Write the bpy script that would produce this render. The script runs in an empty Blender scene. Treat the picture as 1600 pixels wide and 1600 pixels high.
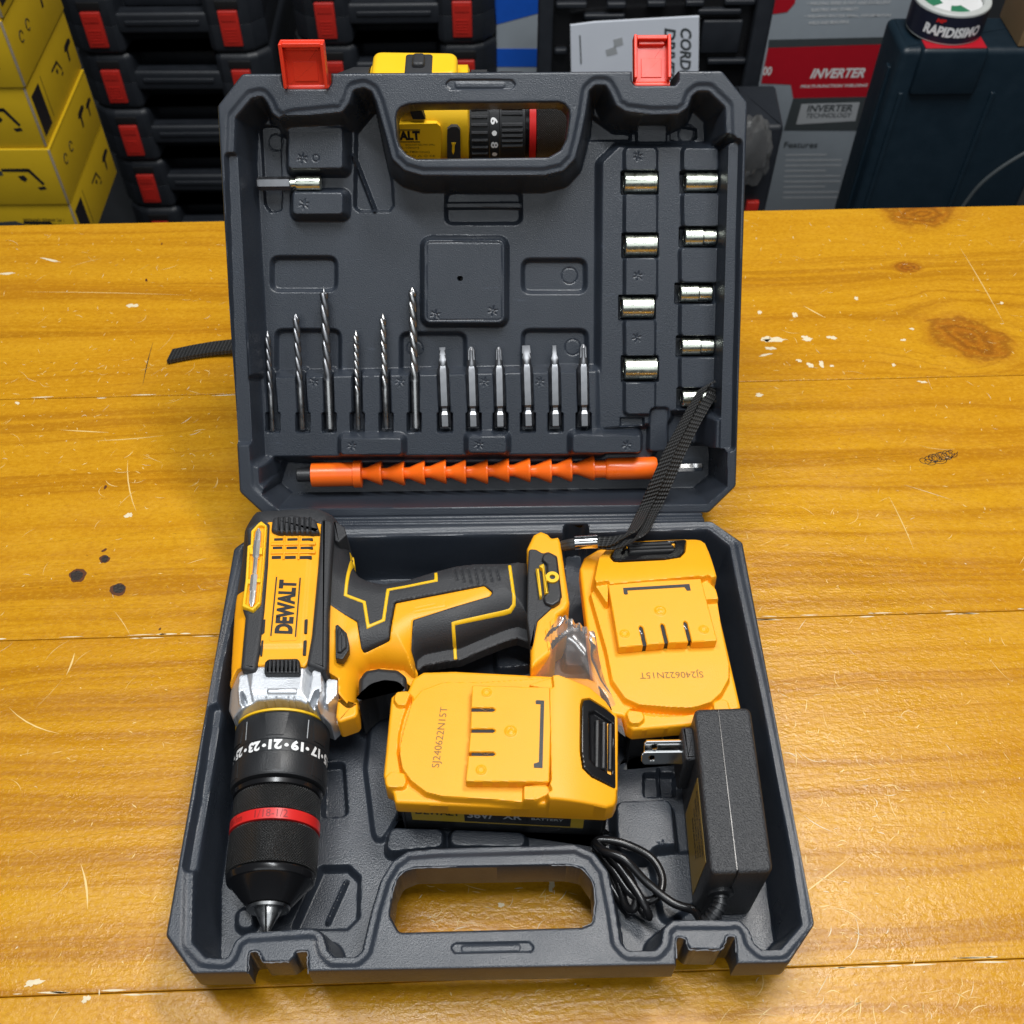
import bpy, math, random
import numpy as np
random.seed(7); rng = np.random.default_rng(7)
S = 0.01                                   # everything below is measured in centimetres
scene = bpy.context.scene
COL = scene.collection
V3 = lambda *a: np.array(a, float)

# ------------------------------------------------------------------ camera
FPX, YAW, PITCH, ROLL = 1681.26, 0.0231, 0.9017, 0.0061
CAM = V3(0.4345, -36.7976, 51.893)
_f = V3(math.sin(YAW)*math.cos(PITCH), math.cos(YAW)*math.cos(PITCH), -math.sin(PITCH))
_r = V3(math.cos(YAW), -math.sin(YAW), 0)
_u = np.cross(_r, _f)
CR = math.cos(ROLL)*_r + math.sin(ROLL)*_u
CU = -math.sin(ROLL)*_r + math.cos(ROLL)*_u
CF = _f
from mathutils import Matrix, Vector
cd = bpy.data.cameras.new('camera'); cam = bpy.data.objects.new('camera', cd); COL.objects.link(cam)
cd.sensor_width = 36; cd.lens = FPX/1600*36; cd.clip_start = 0.02; cd.clip_end = 50
m = Matrix.Identity(4)
for i in range(3):
    m[i][0] = CR[i]; m[i][1] = CU[i]; m[i][2] = -CF[i]; m[i][3] = CAM[i]*S
cam.matrix_world = m
cd.dof.use_dof = True; cd.dof.focus_distance = 0.56; cd.dof.aperture_fstop = 18
scene.camera = cam

# ------------------------------------------------------------------ light
w = bpy.data.worlds.new('World'); scene.world = w; w.use_nodes = True
w.node_tree.nodes['Background'].inputs[0].default_value = (0.80, 0.90, 1.0, 1)
w.node_tree.nodes['Background'].inputs[1].default_value = 0.06
def area(name, loc, target, sx, sy, power, col=(1, 1, 1)):
    l = bpy.data.lights.new(name, 'AREA'); l.shape = 'RECTANGLE'; l.size = sx*S; l.size_y = sy*S
    l.energy = power; l.color = col
    o = bpy.data.objects.new(name, l); COL.objects.link(o); o.location = Vector(loc)*S
    o.rotation_euler = (Vector(target)-Vector(loc)).to_track_quat('-Z', 'Y').to_euler()
    return o
area('ceiling_or_fill_lamp', (50, 40, 172), (5, 0, 0), 64, 22, 18.5, (1.0, 0.97, 0.93))
area('ceiling_or_fill_lamp', (-10, -12, 190), (0, 3, 5), 150, 16, 30.5, (0.95, 0.98, 1.0))
area('ceiling_or_fill_lamp', (8, -118, 138), (0, 10, 8), 230, 80, 7.5, (0.92, 0.97, 1.0))  # added front fill, no such lamp seen; large panel for metal to reflect
scene.view_settings.view_transform = 'Standard'; scene.view_settings.look = 'None'
scene.view_settings.exposure = 0.0; scene.view_settings.gamma = 1
scene.view_settings.use_curve_mapping = False

# ------------------------------------------------------------------ measuring helpers (photo measurements -> real planes)
def ray(px, py): return CF + CR*(px-800)/FPX - CU*(py-800)/FPX
def at_z(px, py, z):
    d = ray(px, py); return CAM + d*((z-CAM[2])/d[2])
def at_y(px, py, Y):
    d = ray(px, py); return CAM + d*((Y-CAM[1])/d[1])
TILT = 0.8572; LO = V3(0, 0.8466, 3.9674)
LN = V3(0, -math.sin(TILT), math.cos(TILT)); LU = V3(0, math.cos(TILT), math.sin(TILT))
def at_lid(px, py, q):                      # -> (x, s) on the lid plane lying q below its rim
    d = ray(px, py); t = (-q-(CAM-LO)@LN)/(d@LN); P = CAM+t*d-LO
    return V3(P[0], P@LU)
def lid_pt(px, py, q):
    d = ray(px, py); t = (-q-(CAM-LO)@LN)/(d@LN); return CAM+t*d
def zs(pts, z, zoom=None):
    if zoom: pts = [(zoom[1]+a/zoom[0], zoom[2]+b/zoom[0]) for a, b in pts]
    return [tuple(at_z(a, b, z)[:2]) for a, b in pts]
def zl(pts, q, zoom=None):
    if zoom: pts = [(zoom[1]+a/zoom[0], zoom[2]+b/zoom[0]) for a, b in pts]
    return [tuple(at_lid(a, b, q)) for a, b in pts]
def rect(x0, y0, x1, y1): return [(x0, y0), (x1, y0), (x1, y1), (x0, y1)]

# ------------------------------------------------------------------ materials
def pbr(name, col, rough=0.5, metal=0.0, bump=0.0, bscale=900, var=0.0, vscale=60, spec=0.5, coat=0.0, rvar=0.0, sss=0.0, aniso=None, scuff=0.0):
    mt = bpy.data.materials.new(name); mt.use_nodes = True
    nt = mt.node_tree; b = nt.nodes['Principled BSDF']
    b.inputs['Base Color'].default_value = (*col, 1); b.inputs['Roughness'].default_value = rough
    b.inputs['Metallic'].default_value = metal; b.inputs['Specular IOR Level'].default_value = spec
    b.inputs['Coat Weight'].default_value = coat
    if sss:
        b.inputs['Subsurface Weight'].default_value = sss
        b.inputs['Subsurface Radius'].default_value = (0.002, 0.001, 0.0004)
    tc = nt.nodes.new('ShaderNodeTexCoord')
    n = nt.nodes.new('ShaderNodeTexNoise'); n.inputs['Scale'].default_value = vscale; n.inputs['Detail'].default_value = 6
    nt.links.new(tc.outputs['Object'], n.inputs['Vector'])
    if aniso:
        mp = nt.nodes.new('ShaderNodeMapping'); mp.inputs['Scale'].default_value = aniso
        nt.links.new(tc.outputs['Object'], mp.inputs['Vector']); nt.links.new(mp.outputs[0], n.inputs['Vector'])
    if var:
        mx = nt.nodes.new('ShaderNodeMix'); mx.data_type = 'RGBA'
        nt.links.new(n.outputs['Fac'], mx.inputs['Factor'])
        mx.inputs['A'].default_value = (*[c*(1-var) for c in col], 1); mx.inputs['B'].default_value = (*[min(1, c*(1+var)) for c in col], 1)
        nt.links.new(mx.outputs['Result'], b.inputs['Base Color'])
    if scuff:
        mp2 = nt.nodes.new('ShaderNodeMapping'); mp2.inputs['Scale'].default_value = (60, 240, 120); mp2.inputs['Rotation'].default_value = (0, 0, .9)
        ns = nt.nodes.new('ShaderNodeTexNoise'); ns.inputs['Scale'].default_value = 1; ns.inputs['Detail'].default_value = 5; ns.inputs['Roughness'].default_value = .7
        nt.links.new(tc.outputs['Object'], mp2.inputs[0]); nt.links.new(mp2.outputs[0], ns.inputs['Vector'])
        m1 = nt.nodes.new('ShaderNodeMapRange'); m1.interpolation_type = 'SMOOTHSTEP'; m1.inputs['From Min'].default_value = .63; m1.inputs['From Max'].default_value = .74; m1.inputs['To Max'].default_value = scuff
        nt.links.new(ns.outputs['Fac'], m1.inputs['Value'])
        m2 = nt.nodes.new('ShaderNodeMix'); m2.data_type = 'RGBA'; nt.links.new(m1.outputs[0], m2.inputs['Factor'])
        src = b.inputs['Base Color'].links[0].from_socket if b.inputs['Base Color'].links else None
        if src: nt.links.new(src, m2.inputs['A'])
        m2.inputs['B'].default_value = (*[min(1, c*2.4) for c in col], 1); nt.links.new(m2.outputs['Result'], b.inputs['Base Color'])
    if rvar:
        mr = nt.nodes.new('ShaderNodeMapRange'); mr.inputs['From Min'].default_value = .3; mr.inputs['From Max'].default_value = .7
        mr.inputs['To Min'].default_value = rough-rvar; mr.inputs['To Max'].default_value = rough+rvar
        nt.links.new(n.outputs['Fac'], mr.inputs['Value']); nt.links.new(mr.outputs[0], b.inputs['Roughness'])
    if bump:
        n2 = nt.nodes.new('ShaderNodeTexNoise'); n2.inputs['Scale'].default_value = bscale; n2.inputs['Detail'].default_value = 3
        nt.links.new(tc.outputs['Object'], n2.inputs['Vector'])
        bp = nt.nodes.new('ShaderNodeBump'); bp.inputs['Strength'].default_value = bump; bp.inputs['Distance'].default_value = 0.0006
        nt.links.new(n2.outputs['Fac'], bp.inputs['Height']); nt.links.new(bp.outputs[0], b.inputs['Normal'])
    return mt

M = {}
M['case'] = pbr('grey_moulded_plastic', (0.0245, 0.0305, 0.0415), 0.33, scuff=.5, bump=0.32, bscale=1500, var=0.16, vscale=35, rvar=0.07, spec=0.55)
M['case_bg'] = pbr('black_case_plastic', (0.015, 0.018, 0.024), 0.48, bump=0.3, bscale=700, var=0.2, rvar=0.05)
M['yellow'] = pbr('amber_plastic', (0.90, 0.385, 0.009), 0.40, bump=0.14, bscale=1800, var=0.05, vscale=40, sss=0.02, rvar=0.06, spec=.4)
M['yellow_lemon'] = pbr('lemon_plastic', (0.85, 0.50, 0.012), 0.42, bump=0.10, bscale=1800, var=0.04, vscale=40, rvar=0.05)
M['black'] = pbr('black_plastic', (0.016, 0.017, 0.019), 0.42, bump=0.2, bscale=1500, var=0.15, rvar=0.06)
M['rubber'] = pbr('black_rubber', (0.024, 0.025, 0.028), 0.55, bump=0.45, bscale=1400, var=0.15, rvar=0.05)
M['gloss'] = pbr('glossy_black', (0.008, 0.008, 0.009), 0.22, rvar=0.05)
M['charger'] = pbr('textured_black_plastic', (0.022, 0.023, 0.026), 0.45, bump=0.9, bscale=1300, var=0.2, rvar=0.05)
M['alu'] = pbr('cast_aluminium', (0.60, 0.62, 0.65), 0.38, metal=0.7, bump=0.22, bscale=1500, var=0.1, rvar=0.08)
M['chrome'] = pbr('chrome', (0.80, 0.80, 0.80), 0.14, metal=1, rvar=0.05, vscale=300)
M['zinc'] = pbr('zinc_plated_steel', (0.70, 0.74, 0.64), 0.3, metal=1, var=0.12, vscale=250, rvar=0.08)
M['steel'] = pbr('grey_steel', (0.44, 0.44, 0.44), 0.32, metal=1, var=0.15, vscale=300, rvar=0.08)
M['bright'] = pbr('bright_steel', (0.85, 0.85, 0.85), 0.32, metal=.85, rvar=.08)
M['orange'] = pbr('orange_plastic', (0.95, 0.145, 0.008), 0.32, var=0.05, rvar=0.06, sss=0.1)
M['red'] = pbr('red_plastic', (0.78, 0.045, 0.018), 0.36, var=0.05, rvar=0.06, sss=0.1)
M['red_bg'] = pbr('dull_red_plastic', (0.52, 0.022, 0.014), 0.45, var=0.08)
M['redring'] = pbr('red_ring', (0.62, 0.02, 0.018), 0.35, var=0.05)
M['white'] = pbr('white_print', (0.8, 0.8, 0.8), 0.5, var=0.05)
M['ink'] = pbr('dark_print', (0.012, 0.012, 0.014), 0.5, var=0.1)
M['stamp'] = pbr('brown_grey_stamp', (0.24, 0.125, 0.025), 0.55, var=0.25, vscale=400)
M['hole'] = pbr('recess_shade', (0.006, 0.006, 0.007), 0.6)  # near-black colour stands in for shade inside slots, bores and recesses
M['label_y'] = pbr('yellow_label', (0.55, 0.36, 0.02), 0.45, var=0.1)
M['charger_label'] = pbr('ochre_label', (0.34, 0.21, 0.03), 0.5, var=0.1)
M['cable'] = pbr('black_cable', (0.009, 0.009, 0.010), 0.25, rvar=0.05)
M['floor'] = pbr('shop_floor', (0.025, 0.027, 0.03), 0.7, var=0.3, vscale=8)
M['ybox'] = pbr('yellow_card', (0.66, 0.425, 0.010), 0.48, var=0.06, bump=0.1, bscale=300)
M['card'] = pbr('brown_card', (0.30, 0.19, 0.09), 0.7, var=0.1, bump=0.2, bscale=400)
M['cardedge'] = pbr('card_edge', (0.34, 0.28, 0.2), 0.8, var=0.2, vscale=200)
M['blue'] = pbr('blue_plastic', (0.01, 0.10, 0.55), 0.4, var=0.1)
M['greybox'] = pbr('grey_card', (0.30, 0.34, 0.38), 0.55, var=0.06)
M['darkgrey'] = pbr('dark_grey_print', (0.055, 0.065, 0.07), 0.5, var=0.1)
M['redcard'] = pbr('red_print', (0.48, 0.008, 0.02), 0.45, var=0.06)
M['palegrey'] = pbr('pale_grey_print', (0.42, 0.44, 0.46), 0.5, var=0.05)
M['paper'] = pbr('paper', (0.74, 0.78, 0.86), 0.7, var=0.05, vscale=30)
M['teal'] = pbr('dark_teal_plastic', (0.006, 0.017, 0.028), 0.42, bump=0.3, bscale=800, var=0.2, rvar=0.06)
M['tape_side'] = pbr('tape_print', (0.012, 0.014, 0.03), 0.4)
M['tape_face'] = pbr('tape_edge', (0.55, 0.57, 0.55), 0.5, var=0.1, vscale=150)
M['green'] = pbr('green_print', (0.03, 0.20, 0.10), 0.5)

def web_mat(name, sc=430):
    mt = pbr(name, (0.014, 0.014, 0.016), 0.6)
    nt = mt.node_tree; b = nt.nodes['Principled BSDF']
    uv = nt.nodes.new('ShaderNodeUVMap')
    sx = nt.nodes.new('ShaderNodeSeparateXYZ'); nt.links.new(uv.outputs[0], sx.inputs[0])
    def sinw(out, k, ph=0):
        a = nt.nodes.new('ShaderNodeMath'); a.operation = 'MULTIPLY_ADD'; nt.links.new(out, a.inputs[0]); a.inputs[1].default_value = k; a.inputs[2].default_value = ph
        c = nt.nodes.new('ShaderNodeMath'); c.operation = 'SINE'; nt.links.new(a.outputs[0], c.inputs[0]); return c.outputs[0]
    s1 = sinw(sx.outputs[0], 25.0); s2 = sinw(sx.outputs[1], 40.0)
    ad = nt.nodes.new('ShaderNodeMath'); ad.operation = 'MULTIPLY_ADD'; nt.links.new(s1, ad.inputs[0]); ad.inputs[1].default_value = 1.0; nt.links.new(s2, ad.inputs[2])
    bp = nt.nodes.new('ShaderNodeBump'); bp.inputs['Strength'].default_value = 1; bp.inputs['Distance'].default_value = 0.0005
    nt.links.new(ad.outputs[0], bp.inputs['Height']); nt.links.new(bp.outputs[0], b.inputs['Normal'])
    mr = nt.nodes.new('ShaderNodeMapRange'); mr.inputs['From Min'].default_value = -1.5; mr.inputs['From Max'].default_value = 2
    mr.inputs['To Min'].default_value = 0.003; mr.inputs['To Max'].default_value = 0.075
    nt.links.new(ad.outputs[0], mr.inputs['Value'])
    cb = nt.nodes.new('ShaderNodeCombineColor')
    for i in range(3): nt.links.new(mr.outputs[0], cb.inputs[i])
    nt.links.new(cb.outputs[0], b.inputs['Base Color'])
    return mt
M['web'] = web_mat('black_webbing')

def knurl_mat():
    mt = pbr('knurled_black_metal', (0.012, 0.012, 0.013), 0.32, spec=0.6)
    nt = mt.node_tree; b = nt.nodes['Principled BSDF']
    uv = nt.nodes.new('ShaderNodeUVMap'); sx = nt.nodes.new('ShaderNodeSeparateXYZ'); nt.links.new(uv.outputs[0], sx.inputs[0])
    outs = []
    for sg in (1, -1):
        a = nt.nodes.new('ShaderNodeMath'); a.operation = 'MULTIPLY'; nt.links.new(sx.outputs[1], a.inputs[0]); a.inputs[1].default_value = sg*46
        c = nt.nodes.new('ShaderNodeMath'); c.operation = 'MULTIPLY_ADD'; nt.links.new(sx.outputs[0], c.inputs[0]); c.inputs[1].default_value = 46; nt.links.new(a.outputs[0], c.inputs[2])
        s = nt.nodes.new('ShaderNodeMath'); s.operation = 'SINE'; nt.links.new(c.outputs[0], s.inputs[0]); outs.append(s.outputs[0])
    mx = nt.nodes.new('ShaderNodeMath'); mx.operation = 'MAXIMUM'; nt.links.new(outs[0], mx.inputs[0]); nt.links.new(outs[1], mx.inputs[1])
    bp = nt.nodes.new('ShaderNodeBump'); bp.inputs['Strength'].default_value = 0.9; bp.inputs['Distance'].default_value = 0.0005; bp.invert = True
    nt.links.new(mx.outputs[0], bp.inputs['Height']); nt.links.new(bp.outputs[0], b.inputs['Normal'])
    mr = nt.nodes.new('ShaderNodeMapRange'); mr.inputs['From Min'].default_value = -0.4; mr.inputs['From Max'].default_value = 0.9
    mr.inputs['To Min'].default_value = 0.05; mr.inputs['To Max'].default_value = 0.005
    nt.links.new(mx.outputs[0], mr.inputs['Value'])
    cb = nt.nodes.new('ShaderNodeCombineColor')
    for i in range(3): nt.links.new(mr.outputs[0], cb.inputs[i])
    nt.links.new(cb.outputs[0], b.inputs['Base Color'])
    return mt
M['knurl'] = knurl_mat()

def film_mat():
    mt = bpy.data.materials.new('clear_plastic_film'); mt.use_nodes = True; nt = mt.node_tree
    nt.nodes.remove(nt.nodes['Principled BSDF']); out = nt.nodes['Material Output']
    tr = nt.nodes.new('ShaderNodeBsdfTransparent'); tr.inputs[0].default_value = (0.93, 0.92, 0.91, 1)
    gl = nt.nodes.new('ShaderNodeBsdfGlossy'); gl.inputs['Roughness'].default_value = 0.2
    fr = nt.nodes.new('ShaderNodeFresnel'); fr.inputs[0].default_value = 1.5
    ad = nt.nodes.new('ShaderNodeMath'); ad.operation = 'MULTIPLY_ADD'; ad.inputs[1].default_value = 1.1; ad.inputs[2].default_value = 0.03
    nt.links.new(fr.outputs[0], ad.inputs[0])
    mx = nt.nodes.new('ShaderNodeMixShader'); nt.links.new(ad.outputs[0], mx.inputs[0]); nt.links.new(tr.outputs[0], mx.inputs[1]); nt.links.new(gl.outputs[0], mx.inputs[2])
    df = nt.nodes.new('ShaderNodeBsdfTranslucent'); df.inputs[0].default_value = (.9, .9, .9, 1); d2_ = nt.nodes.new('ShaderNodeBsdfDiffuse'); d2_.inputs[0].default_value = (.8, .8, .8, 1)
    m2 = nt.nodes.new('ShaderNodeMixShader'); m2.inputs[0].default_value = .6; nt.links.new(df.outputs[0], m2.inputs[1]); nt.links.new(d2_.outputs[0], m2.inputs[2])
    m3 = nt.nodes.new('ShaderNodeMixShader'); m3.inputs[0].default_value = .14; nt.links.new(mx.outputs[0], m3.inputs[1]); nt.links.new(m2.outputs[0], m3.inputs[2])
    nt.links.new(m3.outputs[0], out.inputs[0]); return mt
M['film'] = film_mat()

# ------------------------------------------------------------------ object helpers
def link(name, me, parent=None, loc=None):
    o = bpy.data.objects.new(name, me); COL.objects.link(o)
    if parent: o.parent = parent
    if loc is not None: o.location = Vector(loc)*S
    return o
def tag(o, label=None, cat=None, group=None, kind=None):
    if label: o['label'] = label
    if cat: o['category'] = cat
    if group: o['group'] = group
    if kind: o['kind'] = kind
    return o
def thing(name, label, cat, loc=(0, 0, 0), rot=(0, 0, 0), group=None, mat=None):
    o = link(name, None); o.empty_display_size = 0.01
    o.location = Vector(loc)*S; o.rotation_euler = rot
    if mat is not None: o.matrix_world = mat
    return tag(o, label, cat, group)
def dup(root, label=None):
    c = root.copy(); COL.objects.link(c)
    if label: c['label'] = label
    for ch in list(root.children):
        d = ch.copy(); COL.objects.link(d); d.parent = c
        for g in list(ch.children):
            e = g.copy(); COL.objects.link(e); e.parent = d
    return c
def frame(o, x, y, z):                       # matrix from origin (cm) and axes
    mt = Matrix.Identity(4)
    for i in range(3):
        mt[i][0] = x[i]; mt[i][1] = y[i]; mt[i][2] = z[i]; mt[i][3] = o[i]*S
    return mt
def loc_of(parent):                          # world offset of an unrotated parent chain (cm)
    t = V3(0, 0, 0)
    while parent:
        t = t + V3(*parent.location)/S; parent = parent.parent
    return t

def finish(me, mat, sharp=38):
    me.materials.append(mat); me.validate(); me.update()
    me.shade_smooth()
    if sharp: me.set_sharp_from_angle(angle=math.radians(sharp))
def quad_mesh(name, V, Q, mat, sharp=38):
    me = bpy.data.meshes.new(name); V = np.asarray(V, np.float32)*S; Q = np.asarray(Q, np.int32)
    me.vertices.add(len(V)); me.vertices.foreach_set('co', V.ravel())
    me.loops.add(Q.size); me.loops.foreach_set('vertex_index', Q.ravel())
    me.polygons.add(len(Q)); me.polygons.foreach_set('loop_start', np.arange(0, Q.size, 4, dtype=np.int32))
    me.update(calc_edges=True); finish(me, mat, sharp); return me

class MB:
    def __init__(s): s.v = []; s.f = []; s.uv = {}
    def add(s, V, F):
        n = len(s.v); s.v += [tuple(map(float, p)) for p in V]; s.f += [tuple(i+n for i in q) for q in F]; return n
    def box(s, x0, y0, z0, x1, y1, z1, b=0.0):
        if b <= 0:
            s.add([(x, y, z) for z in (z0, z1) for x, y in ((x0, y0), (x1, y0), (x1, y1), (x0, y1))],
                  [(3, 2, 1, 0), (4, 5, 6, 7), (0, 1, 5, 4), (1, 2, 6, 5), (2, 3, 7, 6), (3, 0, 4, 7)])
        else: s.prism(rounded([(x0, y0), (x1, y0), (x1, y1), (x0, y1)], b*1.5, 4), z0, z1, b, bb=b)
        return s
    def prism(s, pts, z0, z1, b=0.0, n=3, bb=0.0):
        P = ccw(pts); rings = []
        if bb:
            for k in range(n+1):
                a = math.pi/2*k/n; rings.append((offset(P, -bb*(1-math.sin(a))), z0+bb*(1-math.cos(a))))
        else: rings.append((P, z0))
        if b:
            for k in range(n+1):
                a = math.pi/2*k/n; rings.append((offset(P, -b*(1-math.cos(a))), z1-b*(1-math.sin(a))))
        else: rings.append((P, z1))
        if b: rings.append((offset(rings[-1][0], -min(.03, b*.4)), z1))
        if bb: rings.insert(0, (offset(rings[0][0], -min(.03, bb*.4)), z0))
        N = len(P); V = []; F = []
        for R, z in rings: V += [(x, y, z) for x, y in R]
        for k in range(len(rings)-1):
            for i in range(N):
                j = (i+1) % N; F.append((k*N+i, k*N+j, (k+1)*N+j, (k+1)*N+i))
        F.append(tuple(range(N-1, -1, -1))); F.append(tuple((len(rings)-1)*N+i for i in range(N)))
        s.add(V, F); return s
    def lathe(s, prof, o, ax, n=48, ref=None, cap=True):
        o = np.array(o, float); ax = np.array(ax, float); ax /= np.linalg.norm(ax)
        ref = np.array(ref if ref is not None else ((0, 0, 1) if abs(ax[2]) < .9 else (1, 0, 0)), float)
        e1 = ref-ax*(ref@ax); e1 /= np.linalg.norm(e1); e2 = np.cross(ax, e1)
        V = []; F = []; N = n
        for t, r in prof:
            for i in range(N):
                a = 2*math.pi*i/N; V.append(o+ax*t+r*(math.cos(a)*e1+math.sin(a)*e2))
        for k in range(len(prof)-1):
            for i in range(N):
                j = (i+1) % N; F.append((k*N+i, k*N+j, (k+1)*N+j, (k+1)*N+i))
        if cap:
            F.append(tuple(range(N-1, -1, -1))); F.append(tuple((len(prof)-1)*N+i for i in range(N)))
        b = s.add(V, F)
        return s
    def tube(s, path, r, n=10, cap=True):
        P = smooth_path(path); T = np.gradient(P, axis=0); T /= np.linalg.norm(T, axis=1)[:, None]
        up = V3(0, 0, 1) if abs(T[0][2]) < .9 else V3(1, 0, 0)
        e = np.cross(T[0], up); e /= np.linalg.norm(e); V = []; F = []
        for k in range(len(P)):
            e = e-T[k]*(e@T[k]); e /= np.linalg.norm(e); g = np.cross(T[k], e)
            rr = r if np.isscalar(r) else r[min(k, len(r)-1)]
            for i in range(n):
                a = 2*math.pi*i/n; V.append(P[k]+rr*(math.cos(a)*e+math.sin(a)*g))
        for k in range(len(P)-1):
            for i in range(n):
                j = (i+1) % n; F.append((k*n+i, k*n+j, (k+1)*n+j, (k+1)*n+i))
        if cap: F += [tuple(range(n-1, -1, -1)), tuple((len(P)-1)*n+i for i in range(n))]
        s.add(V, F); return s
    def ribbon(s, path, wid, th, nrm=None, dens=6):        # flat strap; path pts, width dir per point
        P = smooth_path(path, dens); Wd = smooth_path(wid, dens); T = np.gradient(P, axis=0); T /= np.linalg.norm(T, axis=1)[:, None]
        L = np.concatenate([[0], np.cumsum(np.linalg.norm(np.diff(P, axis=0), axis=1))]); V = []; F = []
        for k in range(len(P)):
            wv = Wd[k]; hw = np.linalg.norm(wv); e = wv/hw; g = np.cross(T[k], e); g /= np.linalg.norm(g)
            V += [P[k]-wv-g*th, P[k]-wv*.5-g*th, P[k]-g*th, P[k]+wv*.5-g*th, P[k]+wv-g*th, P[k]+wv+g*th, P[k]+wv*.5+g*th, P[k]+g*th, P[k]-wv*.5+g*th, P[k]-wv+g*th]
        n0 = len(s.v)
        for k in range(len(P)-1):
            for i in range(10):
                j = (i+1) % 10; F.append((k*10+i, k*10+j, (k+1)*10+j, (k+1)*10+i))
        F += [tuple(range(9, -1, -1)), tuple((len(P)-1)*10+i for i in range(10))]
        b = s.add(V, F)
        cu = [-1, -.5, 0, .5, 1, 1, .5, 0, -.5, -1]
        for k in range(len(P)):
            for i in range(10): s.uv[b+k*10+i] = (L[k], cu[i]*np.linalg.norm(Wd[k]))
        return s
    def build(s, name, mat, parent=None, local=False, sharp=38):
        V = np.array(s.v, float)
        if parent and not local: V = V-loc_of(parent)
        me = bpy.data.meshes.new(name); me.from_pydata((V*S).tolist(), [], s.f)
        if s.uv:
            ul = me.uv_layers.new(name='UVMap')
            for lp in me.loops: ul.data[lp.index].uv = s.uv.get(lp.vertex_index, (0, 0))
        finish(me, mat, sharp); return link(name, me, parent)

def smooth_path(path, dens=6):
    P = np.array(path, float)
    if len(P) < 3: 
        return np.array([P[0]+(P[-1]-P[0])*t for t in np.linspace(0, 1, dens+1)])
    out = []; Q = np.vstack([2*P[0]-P[1], P, 2*P[-1]-P[-2]])
    for i in range(1, len(Q)-2):
        for t in np.linspace(0, 1, dens, endpoint=False):
            a, b, c, d = Q[i-1], Q[i], Q[i+1], Q[i+2]
            out.append(0.5*((2*b)+(-a+c)*t+(2*a-5*b+4*c-d)*t*t+(-a+3*b-3*c+d)*t**3))
    out.append(P[-1]); return np.array(out)
def ccw(p):
    p = [tuple(map(float, q)) for q in p]
    a = sum(p[i][0]*p[(i+1) % len(p)][1]-p[(i+1) % len(p)][0]*p[i][1] for i in range(len(p)))
    return p if a > 0 else p[::-1]
def offset(P, d):                           # ccw polygon, d>0 outward
    P = np.array(P); n = len(P); E = np.roll(P, -1, 0)-P; L = np.linalg.norm(E, axis=1)[:, None]; L[L == 0] = 1; E = E/L
    N = np.stack([E[:, 1], -E[:, 0]], 1); Np = np.roll(N, 1, 0)
    B = N+Np; den = np.maximum(1+(N*Np).sum(1), .35)[:, None]
    return [tuple(q) for q in P+d*B/den]
def rounded(pts, r, n=5):
    P = [np.array(q, float) for q in ccw(pts)]; out = []; N = len(P)
    for i in range(N):
        a, b, c = P[i-1], P[i], P[(i+1) % N]; u = a-b; v = c-b; lu = np.linalg.norm(u); lv = np.linalg.norm(v)
        if lu < 1e-6 or lv < 1e-6: continue
        u /= lu; v /= lv
        ang = math.acos(max(-1, min(1, u@v)))
        if ang > math.pi-0.08: out.append(tuple(b)); continue
        t = min(r/math.tan(ang/2), .48*lu, .48*lv); p0 = b+u*t; p1 = b+v*t
        for k in range(n+1):
            s = k/n; out.append(tuple((1-s)**2*p0+2*s*(1-s)*b+s*s*p1))
    return out
def sd_poly(pts, X, Y):
    P = np.array(pts, float); n = len(P); d2 = np.full(X.shape, 1e18); ins = np.zeros(X.shape, bool)
    for i in range(n):
        a = P[i]; b = P[(i+1) % n]; e = b-a; L = e@e
        if L < 1e-12: continue
        wx = X-a[0]; wy = Y-a[1]; t = np.clip((wx*e[0]+wy*e[1])/L, 0, 1)
        d2 = np.minimum(d2, (wx-e[0]*t)**2+(wy-e[1]*t)**2)
        c = (a[1] <= Y) != (b[1] <= Y)
        if e[1] != 0: ins ^= c & (X < a[0]+(Y-a[1])*e[0]/e[1])
    d = np.sqrt(d2); return np.where(ins, -d, d)
def sstep(t): t = np.clip(t, 0, 1); return t*t*(3-2*t)

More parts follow.
